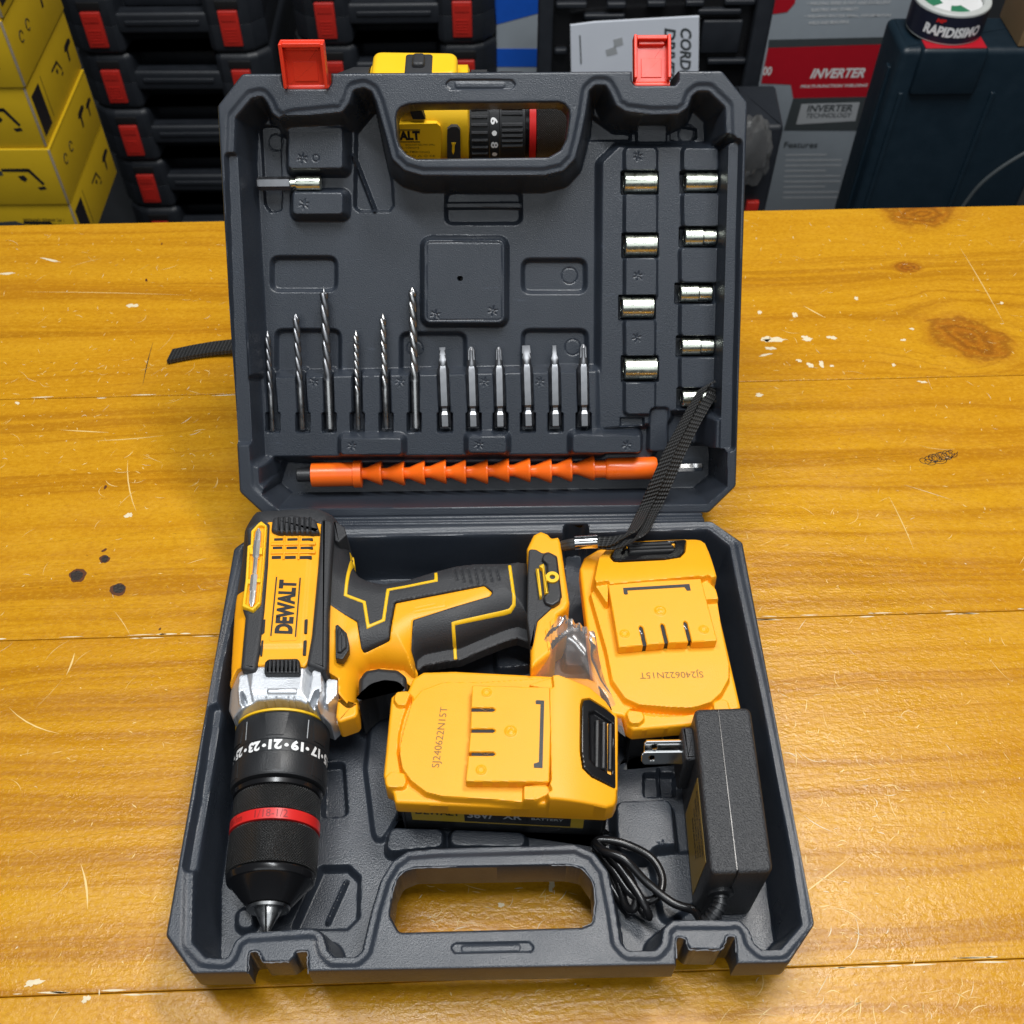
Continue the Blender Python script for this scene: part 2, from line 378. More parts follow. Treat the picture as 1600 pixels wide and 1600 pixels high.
class Field:                                # moulded sheet: heights on a grid cut to an outline
    def __init__(s, pts, cell, holes=(), r=0.0):
        pts = rounded(pts, r) if r else ccw(pts)
        P = np.array(pts); x0, y0 = P.min(0)-2*cell; x1, y1 = P.max(0)+2*cell
        xs = np.arange(x0, x1+cell, cell); ys = np.arange(y0, y1+cell, cell); s.xs, s.ys, s.cell = xs, ys, cell
        X, Y = np.meshgrid(xs, ys); d = sd_poly(pts, X, Y)
        for h in holes: d = np.maximum(d, -sd_poly(h, X, Y))
        gy, gx = np.gradient(d, cell); g = np.sqrt(gx**2+gy**2)+1e-9
        near = np.abs(d) < .62*cell
        X = np.where(near, X-d*gx/g, X); Y = np.where(near, Y-d*gy/g, Y)
        I = (d < 0) | near; d = np.where(near, 0, d)
        f = I[:-1, :-1] & I[1:, :-1] & I[:-1, 1:] & I[1:, 1:]
        cnt = np.zeros(I.shape, int); cnt[:-1, :-1] += f; cnt[1:, :-1] += f; cnt[:-1, 1:] += f; cnt[1:, 1:] += f
        rim = (cnt > 0) & (cnt < 4) & ~near & (np.abs(d) < 2*cell)          # loose corners: pull them onto the outline too
        X = np.where(rim, X-d*gx/g, X); Y = np.where(rim, Y-d*gy/g, Y); d = np.where(rim, 0, d)
        s.inside = I; s.X, s.Y, s.d = X, Y, d; s.H = np.zeros(X.shape)
    def win(s, P, m):
        P = np.array(P); a = P.min(0)-m; b = P.max(0)+m
        i0, i1 = np.searchsorted(s.xs, [a[0], b[0]]); j0, j1 = np.searchsorted(s.ys, [a[1], b[1]])
        return slice(max(0, j0-1), j1+1), slice(max(0, i0-1), i1+1)
    def sink(s, pts, z, w=.2, r=.2, rel=False):             # outline at the mouth, walls lean inwards
        P = rounded(pts, r) if r else ccw(pts); q = s.win(P, .1); d = sd_poly(P, s.X[q], s.Y[q]); t = sstep(-d/w)
        s.H[q] = s.H[q]+z*t if rel else s.H[q]*(1-t)+z*t; return s
    def lift(s, pts, z, w=.2, r=.2, rel=False):             # outline at the top, walls lean outwards
        P = rounded(pts, r) if r else ccw(pts); q = s.win(P, w+.1); d = sd_poly(P, s.X[q], s.Y[q]); t = sstep(1-d/w)
        s.H[q] = s.H[q]+z*t if rel else s.H[q]*(1-t)+z*t; return s
    def groove(s, pts, z, w=.08, off=0.0, r=.2, closed=True):
        P = rounded(pts, r) if r else ccw(pts); q = s.win(P, abs(off)+w+.1); d = np.abs(sd_poly(P, s.X[q], s.Y[q])-off)
        s.H[q] += z*sstep(1-d/w); return s
    def lines(s, segs, z, w=.05):
        for a, b in segs:
            a = np.array(a); b = np.array(b); q = s.win([a, b], w+.1); e = b-a; L = e@e+1e-12
            wx = s.X[q]-a[0]; wy = s.Y[q]-a[1]; t = np.clip((wx*e[0]+wy*e[1])/L, 0, 1)
            d = np.sqrt((wx-e[0]*t)**2+(wy-e[1]*t)**2); s.H[q] += z*sstep(1-d/w)
        return s
    def star(s, c, r, z=-.05, w=.05):
        for k in range(6):
            a = math.pi/3*k+.3; s.lines([((c[0]+.3*r*math.cos(a), c[1]+.3*r*math.sin(a)), (c[0]+r*math.cos(a), c[1]+r*math.sin(a)))], z, w)
        return s
    def ring(s, c, r, z=-.04, w=.05):
        q = s.win([c], r+w+.1); d = np.abs(np.hypot(s.X[q]-c[0], s.Y[q]-c[1])-r); s.H[q] += z*sstep(1-d/w); return s
    def edge(s, r):
        t = np.clip(1+s.d/r, 0, 1); s.H -= r*(1-np.sqrt(np.maximum(0, 1-t*t))); return s
    def mesh(s, name, mat, bottom, zoff=0.0, sharp=38, off=(0, 0, 0)):
        I = s.inside; idx = -np.ones(I.shape, int)
        f = I[:-1, :-1] & I[1:, :-1] & I[:-1, 1:] & I[1:, 1:]
        # drop corner slivers where all four verts sit on the rim
        used = np.zeros(I.shape, bool); used[:-1, :-1] |= f; used[1:, :-1] |= f; used[:-1, 1:] |= f; used[1:, 1:] |= f
        idx[used] = np.arange(used.sum()); n = used.sum()
        V = np.stack([s.X[used], s.Y[used], s.H[used]+zoff], 1)
        Q = np.stack([idx[:-1, :-1][f], idx[:-1, 1:][f], idx[1:, 1:][f], idx[1:, :-1][f]], 1)
        bz = bottom[used] if isinstance(bottom, np.ndarray) else np.full(n, float(bottom))
        VB = np.stack([V[:, 0], V[:, 1], bz], 1)
        A = Q.ravel(); Bn = np.roll(Q, -1, 1).ravel()
        key = A.astype(np.int64)*n+Bn; rev = Bn.astype(np.int64)*n+A
        bd = ~np.isin(key, rev); a, b = A[bd], Bn[bd]
        walls = np.stack([a+n, b+n, b, a], 1)
        VV = np.vstack([V, VB])-np.array(off); QQ = np.vstack([Q, Q[:, ::-1]+n, walls])
        return quad_mesh(name, VV, QQ, mat, sharp)

def text_geo(txt, bold=0.0, shear=0.0, mirror=False):
    cu = bpy.data.curves.new('t', 'FONT'); cu.body = txt; cu.offset = bold; cu.shear = shear; cu.resolution_u = 3; cu.align_x = 'CENTER'
    o = bpy.data.objects.new('t', cu); COL.objects.link(o)
    dg = bpy.context.evaluated_depsgraph_get(); me = o.evaluated_get(dg).to_mesh()
    V = np.array([v.co[:2] for v in me.vertices]); F = [tuple(p.vertices) for p in me.polygons]
    o.evaluated_get(dg).to_mesh_clear(); bpy.data.objects.remove(o); bpy.data.curves.remove(cu)
    a = V.min(0); b = V.max(0); V = (V-(a+b)/2)/(b-a); return V, F          # normalised to 1x1
def put_text(mb, txt, o, ex, ey, bold=0.02, shear=0.0):      # ex, ey: full width / height vectors, may bend through fn
    V, F = text_geo(txt, bold, shear); o = np.array(o); mb.add([o+ex*v[0]+ey*v[1] for v in V], F); return mb

def cyl_uv(obj, o, ax, rad):                 # u along the girth, v along the axis (cm) for the knurl
    me = obj.data; ul = me.uv_layers.new(name='UVMap'); o = np.array(o); ax = np.array(ax)/np.linalg.norm(ax)
    e1 = V3(0, 0, 1); e2 = np.cross(ax, e1)
    co = np.array([v.co[:] for v in me.vertices])/S-o
    ang = np.arctan2(co@e2, co@e1)*rad; h = co@ax
    for p in me.polygons:
        A = [ang[me.loops[l].vertex_index] for l in p.loop_indices]
        for l, a in zip(p.loop_indices, A):
            if a-A[0] > math.pi*rad: a -= 2*math.pi*rad
            if a-A[0] < -math.pi*rad: a += 2*math.pi*rad
            ul.data[l].uv = (a, h[me.loops[l].vertex_index])

def put_text_fn(mb, txt, fn, bold=0.02, shear=0.0):
    V, F = text_geo(txt, bold, shear); mb.add([fn(v[0], v[1]) for v in V], F); return mb

# ------------------------------------------------------------------ the setting
fl = MB(); fl.box(-260, 36.5, -65, 260, 330, -62.7); tag(fl.build('floor', M['floor']), kind='structure')

def wood_mat(PHI, TB, PW):
    mt = bpy.data.materials.new('varnished_pine'); mt.use_nodes = True; nt = mt.node_tree; b = nt.nodes['Principled BSDF']
    N = nt.nodes.new; Lk = nt.links.new
    def math_(op, a, c=None, e=None):
        n = N('ShaderNodeMath'); n.operation = op
        for i, v in enumerate((a, c, e)):
            if v is None: continue
            if isinstance(v, (int, float)): n.inputs[i].default_value = v
            else: Lk(v, n.inputs[i])
        return n.outputs[0]
    def mixc(fac, A, B):
        n = N('ShaderNodeMix'); n.data_type = 'RGBA'
        if isinstance(fac, (int, float)): n.inputs['Factor'].default_value = fac
        else: Lk(fac, n.inputs['Factor'])
        for k, v in (('A', A), ('B', B)):
            if isinstance(v, tuple): n.inputs[k].default_value = (*v, 1)
            else: Lk(v, n.inputs[k])
        return n.outputs['Result']
    def smooth(v, a, c):
        n = N('ShaderNodeMapRange'); n.interpolation_type = 'SMOOTHSTEP'; Lk(v, n.inputs['Value'])
        n.inputs['From Min'].default_value = a; n.inputs['From Max'].default_value = c; return n.outputs[0]
    tc = N('ShaderNodeTexCoord'); sc = N('ShaderNodeVectorMath'); sc.operation = 'SCALE'; sc.inputs['Scale'].default_value = 100
    Lk(tc.outputs['Object'], sc.inputs[0]); sp = N('ShaderNodeSeparateXYZ'); Lk(sc.outputs[0], sp.inputs[0])
    x, y = sp.outputs[0], sp.outputs[1]
    pid = math_('FLOOR', math_('DIVIDE', math_('SUBTRACT', y, TB), PW))
    wn = N('ShaderNodeTexWhiteNoise'); wn.noise_dimensions = '1D'; Lk(pid, wn.inputs['W'])
    def noise(vx, vy, kx, ky, off=0.0, detail=4, rough=.55):
        cb = N('ShaderNodeCombineXYZ'); Lk(math_('MULTIPLY', vx, kx), cb.inputs[0]); Lk(math_('MULTIPLY', vy, ky), cb.inputs[1])
        Lk(math_('MULTIPLY_ADD', pid, 7.31, off), cb.inputs[2])
        n = N('ShaderNodeTexNoise'); n.inputs['Scale'].default_value = 1; n.inputs['Detail'].default_value = detail; n.inputs['Roughness'].default_value = rough
        Lk(cb.outputs[0], n.inputs['Vector']); return n.outputs['Fac']
    # knots bend the grain
    kmask = None; kring = None; yb = y
    cph, sph = math.cos(PHI), math.sin(PHI)
    for (px, py, rx, ry, ang) in ((1418, 418, 1.0, .62, 0), (1514, 528, 3.2, 2.2, -.55), (1440, 333, 3.0, 1.9, .1)):
        P = at_z(px, py, 0); kx = P[0]*cph+P[1]*sph; ky = -P[0]*sph+P[1]*cph
        dx = math_('SUBTRACT', x, kx); dy = math_('SUBTRACT', y, ky); c, s_ = math.cos(ang), math.sin(ang)
        ux = math_('DIVIDE', math_('ADD', math_('MULTIPLY', dx, c), math_('MULTIPLY', dy, s_)), rx)
        uy = math_('DIVIDE', math_('SUBTRACT', math_('MULTIPLY', dy, c), math_('MULTIPLY', dx, s_)), ry)
        d = math_('SQRT', math_('ADD', math_('MULTIPLY', ux, ux), math_('MULTIPLY', uy, uy)))
        d = math_('ADD', d, math_('MULTIPLY', noise(x, y, .5, .9, 3.3), 1.0)); d = math_('SUBTRACT', d, .5)
        mk = math_('SUBTRACT', 1.0, smooth(d, .55, 1.35)); rg = math_('SINE', math_('MULTIPLY', d, 17.0))
        bend = math_('MULTIPLY', math_('EXPONENT', math_('MULTIPLY', math_('MULTIPLY', d, d), -.45)), math_('MULTIPLY', uy, 1.3*ry))
        yb = math_('SUBTRACT', yb, bend)
        kmask = mk if kmask is None else math_('MAXIMUM', kmask, mk)
        rr = math_('MULTIPLY', math_('MULTIPLY_ADD', rg, .5, .5), mk); kring = rr if kring is None else math_('MAXIMUM', kring, rr)
    warp = noise(x, yb, .022, .10, 1.0, 3)
    yw = math_('MULTIPLY_ADD', warp, 5.0, yb)
    g1 = noise(x, yw, .006, .62, 2.0, 4, .6)            # broad growth bands
    g2 = noise(x, yw, .02, 3.4, 4.0, 3, .6)             # fine lines
    g3 = noise(x, yb, .35, 16., 5.0, 2, .6)             # fibres
    blot = noise(x, y, .045, .07, 9.0, 4, .6)
    line = math_('MULTIPLY', smooth(g1, .50, .62), math_('SUBTRACT', 1.0, smooth(g1, .62, .66)))
    lightc, midc, darkc = (0.60, 0.295, 0.011), (0.50, 0.218, 0.006), (0.28, 0.098, 0.004)
    col = mixc(smooth(g1, .32, .68), lightc, midc)
    col = mixc(math_('MULTIPLY', line, .40), col, darkc)
    col = mixc(math_('MULTIPLY', smooth(g2, .55, .75), .32), col, darkc)
    col = mixc(math_('MULTIPLY', smooth(g3, .56, .75), .22), col, (0.40, 0.17, 0.015))
    col = mixc(math_('MULTIPLY', smooth(blot, .42, .7), .45), col, (0.47, 0.185, 0.005))
    col = mixc(math_('MULTIPLY', wn.outputs['Value'], .3), col, (0.53, 0.235, 0.007))
    col = mixc(math_('MULTIPLY', kmask, .75), col, (0.33, 0.088, 0.007))
    col = mixc(math_('MULTIPLY', kring, .6), col, (0.17, 0.055, 0.006))
    mt1 = noise(x, y, 3.2, 5.5, 31., 3, .65)
    col = mixc(math_('MULTIPLY', smooth(mt1, .50, .66), .30), col, (0.36, 0.140, 0.006))
    col = mixc(math_('MULTIPLY', math_('SUBTRACT', 1.0, smooth(mt1, .34, .48)), .30), col, (0.68, 0.37, 0.028))
    sp1 = noise(x, y, 2.2, 4.5, 11., 2, .5)             # small dark pits and pale wear
    col = mixc(math_('MULTIPLY', smooth(sp1, .74, .80), .55), col, (0.13, 0.05, 0.008))
    sp2 = noise(x, y, 1.3, 2.1, 13., 5, .7)
    col = mixc(math_('MULTIPLY', smooth(sp2, .66, .76), .30), col, (0.68, 0.42, 0.10))
    Lk(col, b.inputs['Base Color'])
    rn = noise(x, y, .25, .4, 17., 5, .65)
    mr = N('ShaderNodeMapRange'); Lk(rn, mr.inputs['Value']); mr.inputs['From Min'].default_value = .3; mr.inputs['From Max'].default_value = .7
    mr.inputs['To Min'].default_value = .17; mr.inputs['To Max'].default_value = .37; Lk(mr.outputs[0], b.inputs['Roughness'])
    h1 = noise(x, y, 2.5, 4.0, 21., 4, .6); h2 = noise(x, y, .3, .9, 22., 2); h3 = noise(x, y, 9., 9., 23., 2)
    hh = math_('ADD', math_('ADD', math_('MULTIPLY', h1, .9), math_('MULTIPLY', h2, 1.0)), math_('MULTIPLY', h3, .22))
    hh = math_('ADD', hh, math_('MULTIPLY', g2, .35))
    bp = N('ShaderNodeBump'); bp.inputs['Strength'].default_value = .34; bp.inputs['Distance'].default_value = 0.0012
    Lk(hh, bp.inputs['Height']); Lk(bp.outputs[0], b.inputs['Normal'])
    b.inputs['Specular IOR Level'].default_value = .38
    return mt

PHI, TB, PW = 0.0188, 33.93, 18.97
table = thing('counter_table', 'long yellow pine counter of scratched varnished planks under the open case', 'table', (0, 0, 0), (0, 0, PHI))
mb = MB()
for k in range(-0, 5):
    y1 = TB-k*PW; y0 = y1-PW
    mb.box(-95, y0+.022, -3.2, 95, y1-.022, 0, b=.045)
mb.box(-95, TB-5*PW, -3.4, 95, TB-.3, -3.21)
mb.build('plank_top', wood_mat(PHI, TB, PW), table, local=True, sharp=60)

def T2(px, py, z=0.012):                      # photo point -> table frame
    P = at_z(px, py, 0); c, s = math.cos(PHI), math.sin(PHI); return V3(P[0]*c+P[1]*s, -P[0]*s+P[1]*c, z)
def blob(mb, c, rx, ry, z, ang=0, n=18, jag=.25, h=.012):
    P = []
    ph = rng.random(4)*6.28
    for i in range(n):
        a = 2*math.pi*i/n; r = 1+jag*(math.sin(a*1+ph[3])*.35+math.sin(2*a+ph[0])*.3+math.sin(3*a+ph[1])*.16+math.sin(5*a+ph[2])*.14+math.sin(7*a+ph[3])*.12)+jag*.45*(rng.random()-.5)
        u, v = rx*r*math.cos(a), ry*r*math.sin(a); P.append((c[0]+u*math.cos(ang)-v*math.sin(ang), c[1]+u*math.sin(ang)+v*math.cos(ang)))
    mb.prism(P, z, z+h)
M['char'] = pbr('charred_wood', (0.022, 0.014, 0.010), 0.5, var=.6, vscale=500, bump=.6, bscale=700)
M['scorch'] = pbr('scorched_wood', (0.10, 0.030, 0.008), 0.45, var=.4, vscale=300)
M['bare'] = pbr('bare_pale_wood', (0.72, 0.62, 0.42), 0.6, var=.15, vscale=300)
M['scuff'] = pbr('pale_scratch', (0.78, 0.56, 0.22), 0.45, var=.15, vscale=200)
for px, py, rx, ry in ((120, 899, .44, .38), (185, 920, .40, .36), (164, 874, .24, .27)):
    e = MB(); blob(e, T2(px, py), rx*1.25, ry*1.15, .004, jag=.35, h=.008); e.build('scorch_mark', M['scorch'], table, local=True)
    e = MB(); blob(e, T2(px, py), rx*.85, ry*.9, .004, jag=.22, h=.02); e.build('burn_mark', M['char'], table, local=True)
e = MB()
for px, py, r in ((163, 860, .12), (229, 438, .12), (253, 381, .08), (250, 983, .07), (165, 761, .12)):
    e = MB(); blob(e, T2(px, py), r*1.3, r*.8, .004, ang=rng.random()*2, jag=.4); e.build('dark_pit', M['scorch'], table, local=True)
e = MB()
for px, py, rx, ry in ((1212, 530, 1.05, .28), (1196, 531, .5, .3), (1262, 529, .45, .35), (1299, 528, .4, .25), (1204, 545, .45, .2), (1266, 570, .3, .28), (1284, 568, .22, .4), (1248, 563, .22, .2), (1299, 572, .2, .12), (1194, 555, .6, .12), (1242, 493, .2, .4), (1338, 467, .22, .2), (1186, 488, .16, .3), (1411, 531, .22, .16), (1424, 514, .18, .16), (1185, 617, .35, .2), (1565, 474, .18, .16), (201, 806, .28, .26), (860+2, 1385, .18, .42), (783, 1415, .25, .12), (50, 1537, .5, .2), (135, 1562, .22, .2), (207, 477, .5, .28), (11, 428, .8, .14), (80, 407, 1.1, .12), (28, 630, .2, .16), (1396, 571, .18, .16), (1440, 597, .4, .12)):
    e = MB(); blob(e, T2(px, py), rx*.75, ry*.75, .004, ang=.15*rng.standard_normal(), n=26, jag=.75); e.build('paint_chip', M['bare'], table, local=True)
def sliver(mb, p, ang, L, wd, bend):
    n = 5; V = []
    for i in range(n+1):
        t = i/n; wv = wd*math.sin(math.pi*min(max(t, .04), .96)); a = ang+bend*(t-.5)
        c = (p[0]+(t-.5)*L*math.cos(ang)-bend*L*(t-.5)**2*math.sin(ang), p[1]+(t-.5)*L*math.sin(ang)+bend*L*(t-.5)**2*math.cos(ang))
        V += [(c[0]-wv*math.sin(a), c[1]+wv*math.cos(a), .010), (c[0]+wv*math.sin(a), c[1]-wv*math.cos(a), .010)]
    mb.add(V, [(2*i+1, 2*i+3, 2*i+2, 2*i) for i in range(n)])
sA = MB(); sB = MB()
for i in range(2300):
    p = (rng.uniform(-46, 46), rng.uniform(-33, 33.5)); L = .07+rng.exponential(.16) if rng.random() < .86 else min(.3+rng.exponential(.7), 3.4)
    sliver(sA if rng.random() < .88 else sB, p, rng.uniform(0, math.pi), L, rng.uniform(.006, .017) if L > .4 else rng.uniform(.008, .030), rng.normal()*.35)
for x0, x1, y0, y1, n in ((1200, 1420, 1060, 1480, 150), (0, 340, 560, 760, 110), (640, 920, 1370, 1450, 40), (1180, 1600, 1530, 1600, 50), (0, 400, 360, 500, 40)):
    for i in range(n):
        p = T2(rng.uniform(x0, x1), rng.uniform(y0, y1)); L = .12+rng.exponential(.38)
        sliver(sA if rng.random() < .75 else sB, p, rng.choice([-.5, .9, 1.4, 0])+rng.normal()*.3, min(L, 2.4), rng.uniform(.008, .026), rng.normal()*.5)
for a, b2, wd in (((1500, 385), (1570, 505), .03), ((95, 672), (170, 676), .04), ((195, 720), (208, 800), .035), ((10, 1112), (88, 1152), .035), ((1255, 478), (1290, 497), .05), ((1225, 1420), (1330, 1340), .03), ((118, 1020), (105, 1055), .05), ((40, 455), (290, 460), .025), ((150, 690), (255, 682), .03), ((130, 1350), (140, 1420), .05), ((1390, 775), (1430, 860), .025)):
    p, q = T2(*a), T2(*b2); d = q-p; sliver(sA, (p+q)/2, math.atan2(d[1], d[0]), np.linalg.norm(d), wd, rng.normal()*.15)
for k in (1, 2, 3):                                   # worn plank edges
    for i in range(46 if k > 1 else 12):
        sliver(sB, (rng.uniform(-46, 46) if k == 1 else rng.choice([rng.uniform(-40, -14), rng.uniform(13, 40)]), TB-k*PW+rng.choice([-.11, .11])), rng.normal()*.03, rng.uniform(.3, 1.8), rng.uniform(.015, .05), 0)
tag(sA.build('scratch', M['scuff'], table, local=True), kind='stuff'); tag(sB.build('bare_scratch', M['bare'], table, local=True), kind='stuff')
e = MB()                                               # pen scribble
for i in range(13):
    c = T2(1443+i*3.4+rng.normal()*1.2, 721-i*1.0+rng.normal()*1.5); r = rng.uniform(.26, .46)*(1 if i < 9 else .75)
    e.tube([(c[0]+r*math.cos(a)*.9+.05*a, c[1]+r*.8*math.sin(a), .008) for a in np.linspace(0, 6.5, 12)], .02, 4)
e.tube([(*T2(240-5, 610)[:2], .006), (*T2(222, 602-2+0)[:2], .006)], .02, 4) if False else None
e.build('pen_scribble', M['ink'], table, local=True)
e = MB(); p, q = T2(238, 535), T2(222, 602); d = q-p; sliver(e, (p+q)/2, math.atan2(d[1], d[0]), np.linalg.norm(d), .03, .05)
e.build('dark_scratch', M['ink'], table, local=True)

# ------------------------------------------------------------------ the open case
H0 = 4.3468; DD = 23.73; W2 = 14.0
case = thing('tool_case', 'open dark grey moulded plastic tool case with two red latches on its raised lid', 'tool case', (0, -12, 0))
OUT_B = [(-W2, -DD+1.6), (-W2+1.4, -DD), (W2-1.4, -DD), (W2, -DD+1.6), (W2, -1.5), (W2-1.5, 0), (-W2+1.5, 0), (-W2, -1.5)]
Z1 = (3.3333, 240, 1080); Z3 = (3.478, 880, 1080); ZH = (3.478, 540, 1260)
notchL = zs([(488, 1540), (496, 1372), (503, 1357), (543, 1357), (556, 1385), (572, 1411), (706, 1411), (730, 1385), (742, 1357), (800, 1355), (806, 1540)], H0, Z1)
notchR = zs([(614, 1560), (616, 1352), (628, 1337), (664, 1345), (675, 1380), (690, 1402), (856, 1407), (880, 1370), (892, 1333), (936, 1335), (948, 1560)], H0, Z3)
holeB = rounded(zs([(240, 590), (262, 440), (298, 365), (375, 333), (1200, 318), (1285, 335), (1345, 420), (1356, 520), (1340, 632), (1285, 655), (290, 682)], H0, ZH), .3)
F = Field(rounded(OUT_B, .35), .046, [rounded(notchL, .12), rounded(notchR, .12), holeB])
F.edge(.12)
CAV = zs([(301, 1350), (298, 1473), (320, 1497), (356, 1500), (369, 1470), (385, 1459), (485, 1452), (502, 1458), (510, 1485), (521, 1497), (556, 1497), (568, 1486), (583, 1421), (597, 1375), (614, 1347), (637, 1331), (684, 1327), (899, 1321), (928, 1334), (948, 1361), (960, 1421), (968, 1473), (981, 1487), (1024, 1487), (1035, 1474), (1038, 1451), (1052, 1439), (1156, 1439), (1170, 1454), (1176, 1473), (1190, 1486), (1220, 1485), (1255, 1445), (1239, 1339), (1190, 1085), (1150, 900), (1141, 852), (1108, 826), (1030, 829), (600, 838), (430, 842), (388, 858), (345, 1050), (318, 1240)], H0-.1)
F.sink(offset(rounded(CAV, .3), .46), -.10, .28, 0, rel=True)
F.sink(CAV, -3.45, .62, .35)
F.H[...] = np.where(F.d > -.0, F.H, F.H)
def bfloor(pts, z, zoom=None): return zs(pts, H0+z, zoom)
fl_ = -3.45
F.sink(bfloor([(502, 1190), (540, 1188), (546, 1275), (500, 1280)], -3.4), -3.95, .25, .4)
F.sink(bfloor([(860, 900), (1020, 895), (1085, 960), (1080, 1180), (1010, 1250), (700, 1250)], -3.4, Z1), -4.0, .3, .3)
F.lines([((bfloor([(1000, 985)], -3.6, Z1))[0], bfloor([(905, 1195)], -3.6, Z1)[0])], .35, .16)
F.lift(bfloor([(600, 960), (640, 1000), (640, 1045), (620, 1270), (590, 1320), (575, 1200)], -3.2), -3.15, .3, .3)
F.lift(bfloor([(965, 1255), (1046, 1252), (1054, 1328), (968, 1332)], -2.4), -2.3, .4, .35)
F.star(bfloor([(1035, 1321)], -2.3)[0], .28)
F.sink(bfloor([(1003, 1205), (1057, 1205), (1057, 1246), (1003, 1246)], -3.4), -3.9, .2, .3)
F.lines([(bfloor([(1028, 1206)], -3.6)[0], bfloor([(1031, 1246)], -3.6)[0])], .3, .12)
F.lift(bfloor([(612, 1296), (690, 1298), (690, 1322), (605, 1330)], -2.8), -2.7, .3, .3)
F.lift(bfloor([(706, 1298), (818, 1303), (818, 1322), (706, 1320)], -2.9), -2.85, .3, .3)
F.lift(bfloor([(778, 985), (826, 990), (828, 1040), (778, 1045)], -3.0), -2.9, .3, .3)
F.lift(bfloor([(884, 872), (908, 870), (912, 1040), (884, 1040)], -3.0), -2.9, .3, .2)
F.lift(bfloor([(570, 925), (690, 905), (690, 915), (575, 950)], -3.0), -2.7, .3, .2)
F.lift(bfloor([(1020, 1340), (1090, 1335), (1095, 1400), (1040, 1440)], -3.2), -3.1, .3, .3)
F.lift(bfloor([(375, 1424), (395, 1424), (395, 1450), (375, 1450)], -3.2), -3.0, .3, .3)
# wall pilasters along the sides
F.lift(zs([(316, 1250), (336, 1110), (345, 1110), (305, 1360), (296, 1360)], H0-.5), -.55, .25, .15)
F.sink(zs([(702, 1480), (710, 1472), (828, 1470), (837, 1480), (830, 1489), (710, 1491)], H0), -.09, .08, .25, rel=True)
F.lift(zs([(722, 1478), (812, 1476), (812, 1484), (722, 1486)], H0), .04, .05, .1, rel=True)
grit = rng.standard_normal(F.H.shape); 
bot = np.full(F.H.shape, -H0+.04)
HB = zs([(575, 1560), (583, 1430), (600, 1370), (640, 1325), (900, 1315), (945, 1360), (965, 1440), (975, 1560)], H0-1)
bot = bot*(1-sstep((-sd_poly(HB, F.X, F.Y)+.2)/.5))+(-2.1)*sstep((-sd_poly(HB, F.X, F.Y)+.2)/.5)
ob_ = sd_poly(OUT_B, F.X, F.Y); fr_ = sstep((-F.Y-(DD-4.5))/3.0)
bot = np.maximum(bot, np.minimum(-H0+.04+(1.1+1.5*fr_)*sstep(1+ob_/(1.0+1.2*fr_)), -1.75))
bot = np.minimum(bot, F.H-.16)
bot = np.maximum(bot, -H0+.04); bot = np.minimum(bot, F.H-.16)
base_o = link('base_tray', F.mesh('base_tray', M['case'], bot, off=(0, 0, 0)), case)
base_o.location = Vector((0, 12, H0))*S

OUT_L = [(-W2, 1.5), (-W2+1.5, 0), (W2-1.5, 0), (W2, 1.5), (W2, DD-1.6), (W2-1.4, DD), (-W2+1.4, DD), (-W2, DD-1.6)]
nL = zl([(441, 60), (441, 128), (445, 138), (512, 138), (517, 130), (517, 60)], 0); nR = zl([(986, 60), (988, 126), (993, 133), (1055, 133), (1060, 126), (1061, 60)], 0)
holeL = rounded(zl([(100, 232), (112, 185), (140, 150), (200, 124), (300, 116), (1450, 104), (1500, 120), (1540, 170), (1546, 225), (1520, 410), (1470, 505), (1370, 562), (270, 577), (190, 540), (130, 470), (108, 400)], 0, (5.3333, 600, 140)), .25)
G = Field(rounded(OUT_L, .35), .046, [rounded(nL, .12), rounded(nR, .12), holeL])
G.edge(.12)
CAVL = zl([(400, 700), (404, 757), (430, 781), (1094, 773), (1118, 747), (1127, 500), (1136, 213), (1135, 167), (1108, 141), (1090, 141), (1080, 149), (1073, 168), (1060, 177), (1019, 178), (978, 173), (964, 164), (955, 144), (947, 131), (930, 131), (919, 141), (913, 180), (905, 218), (897, 248), (880, 266), (850, 273), (660, 273), (632, 265), (614, 248), (604, 210), (590, 160), (582, 142), (569, 135), (551, 139), (544, 160), (534, 174), (461, 181), (440, 186), (427, 177), (419, 160), (410, 148), (392, 152), (366, 183), (364, 243), (379, 500)], .1)
G.sink(offset(rounded(CAVL, .3), .44), -.10, .28, 0, rel=True)
LF = -3.0
G.sink(CAVL, LF, .7, .35)
def LP(pts, q, zoom=None): return zl(pts, q, zoom)
# bottom channel for the extension shaft
G.sink(LP([(440, 716), (520, 722), (640, 722), (720, 722), (880, 720), (1015, 716), (1030, 690), (1120, 690), (1120, 748), (1090, 774), (450, 782), (425, 760)], 3.0), -3.75, .35, .2)
# left block with two pads
G.lift(LP(rect(452, 200, 534, 262), 1.7), -1.65, .42, .15)
G.lift(LP(rect(459, 302, 534, 333), 2.0), -2.0, .42, .15)
G.lift(LP(rect(455, 252, 522, 268), 1.7), .0, .12, .1, rel=True)
G.sink(LP([(405, 195), (440, 195), (442, 330), (422, 334), (412, 320)], 3.0), -3.35, .12, .3)
G.ring(LP([(431, 222)], 3.3)[0], .44); G.star(LP([(472, 247)], 1.6)[0], .27); G.star(LP([(475, 319)], 2.0)[0], .27); G.ring(LP([(493, 247)], 1.6)[0], .17)
G.sink(LP([(553, 205), (590, 160), (604, 230), (615, 280), (618, 322), (610, 333), (560, 333), (551, 325)], 3.0), -3.4, .22, .3)
G.lines([(LP([(553, 245)], 3.2)[0], LP([(586, 330)], 3.2)[0])], .35, .16)
# centre recess with rib
G.sink(LP(rect(693, 295, 818, 353), 3.0), -3.4, .28, .55)
G.lift(LP(rect(699, 318, 813, 324), 3.1), -3.08, .12, .05)
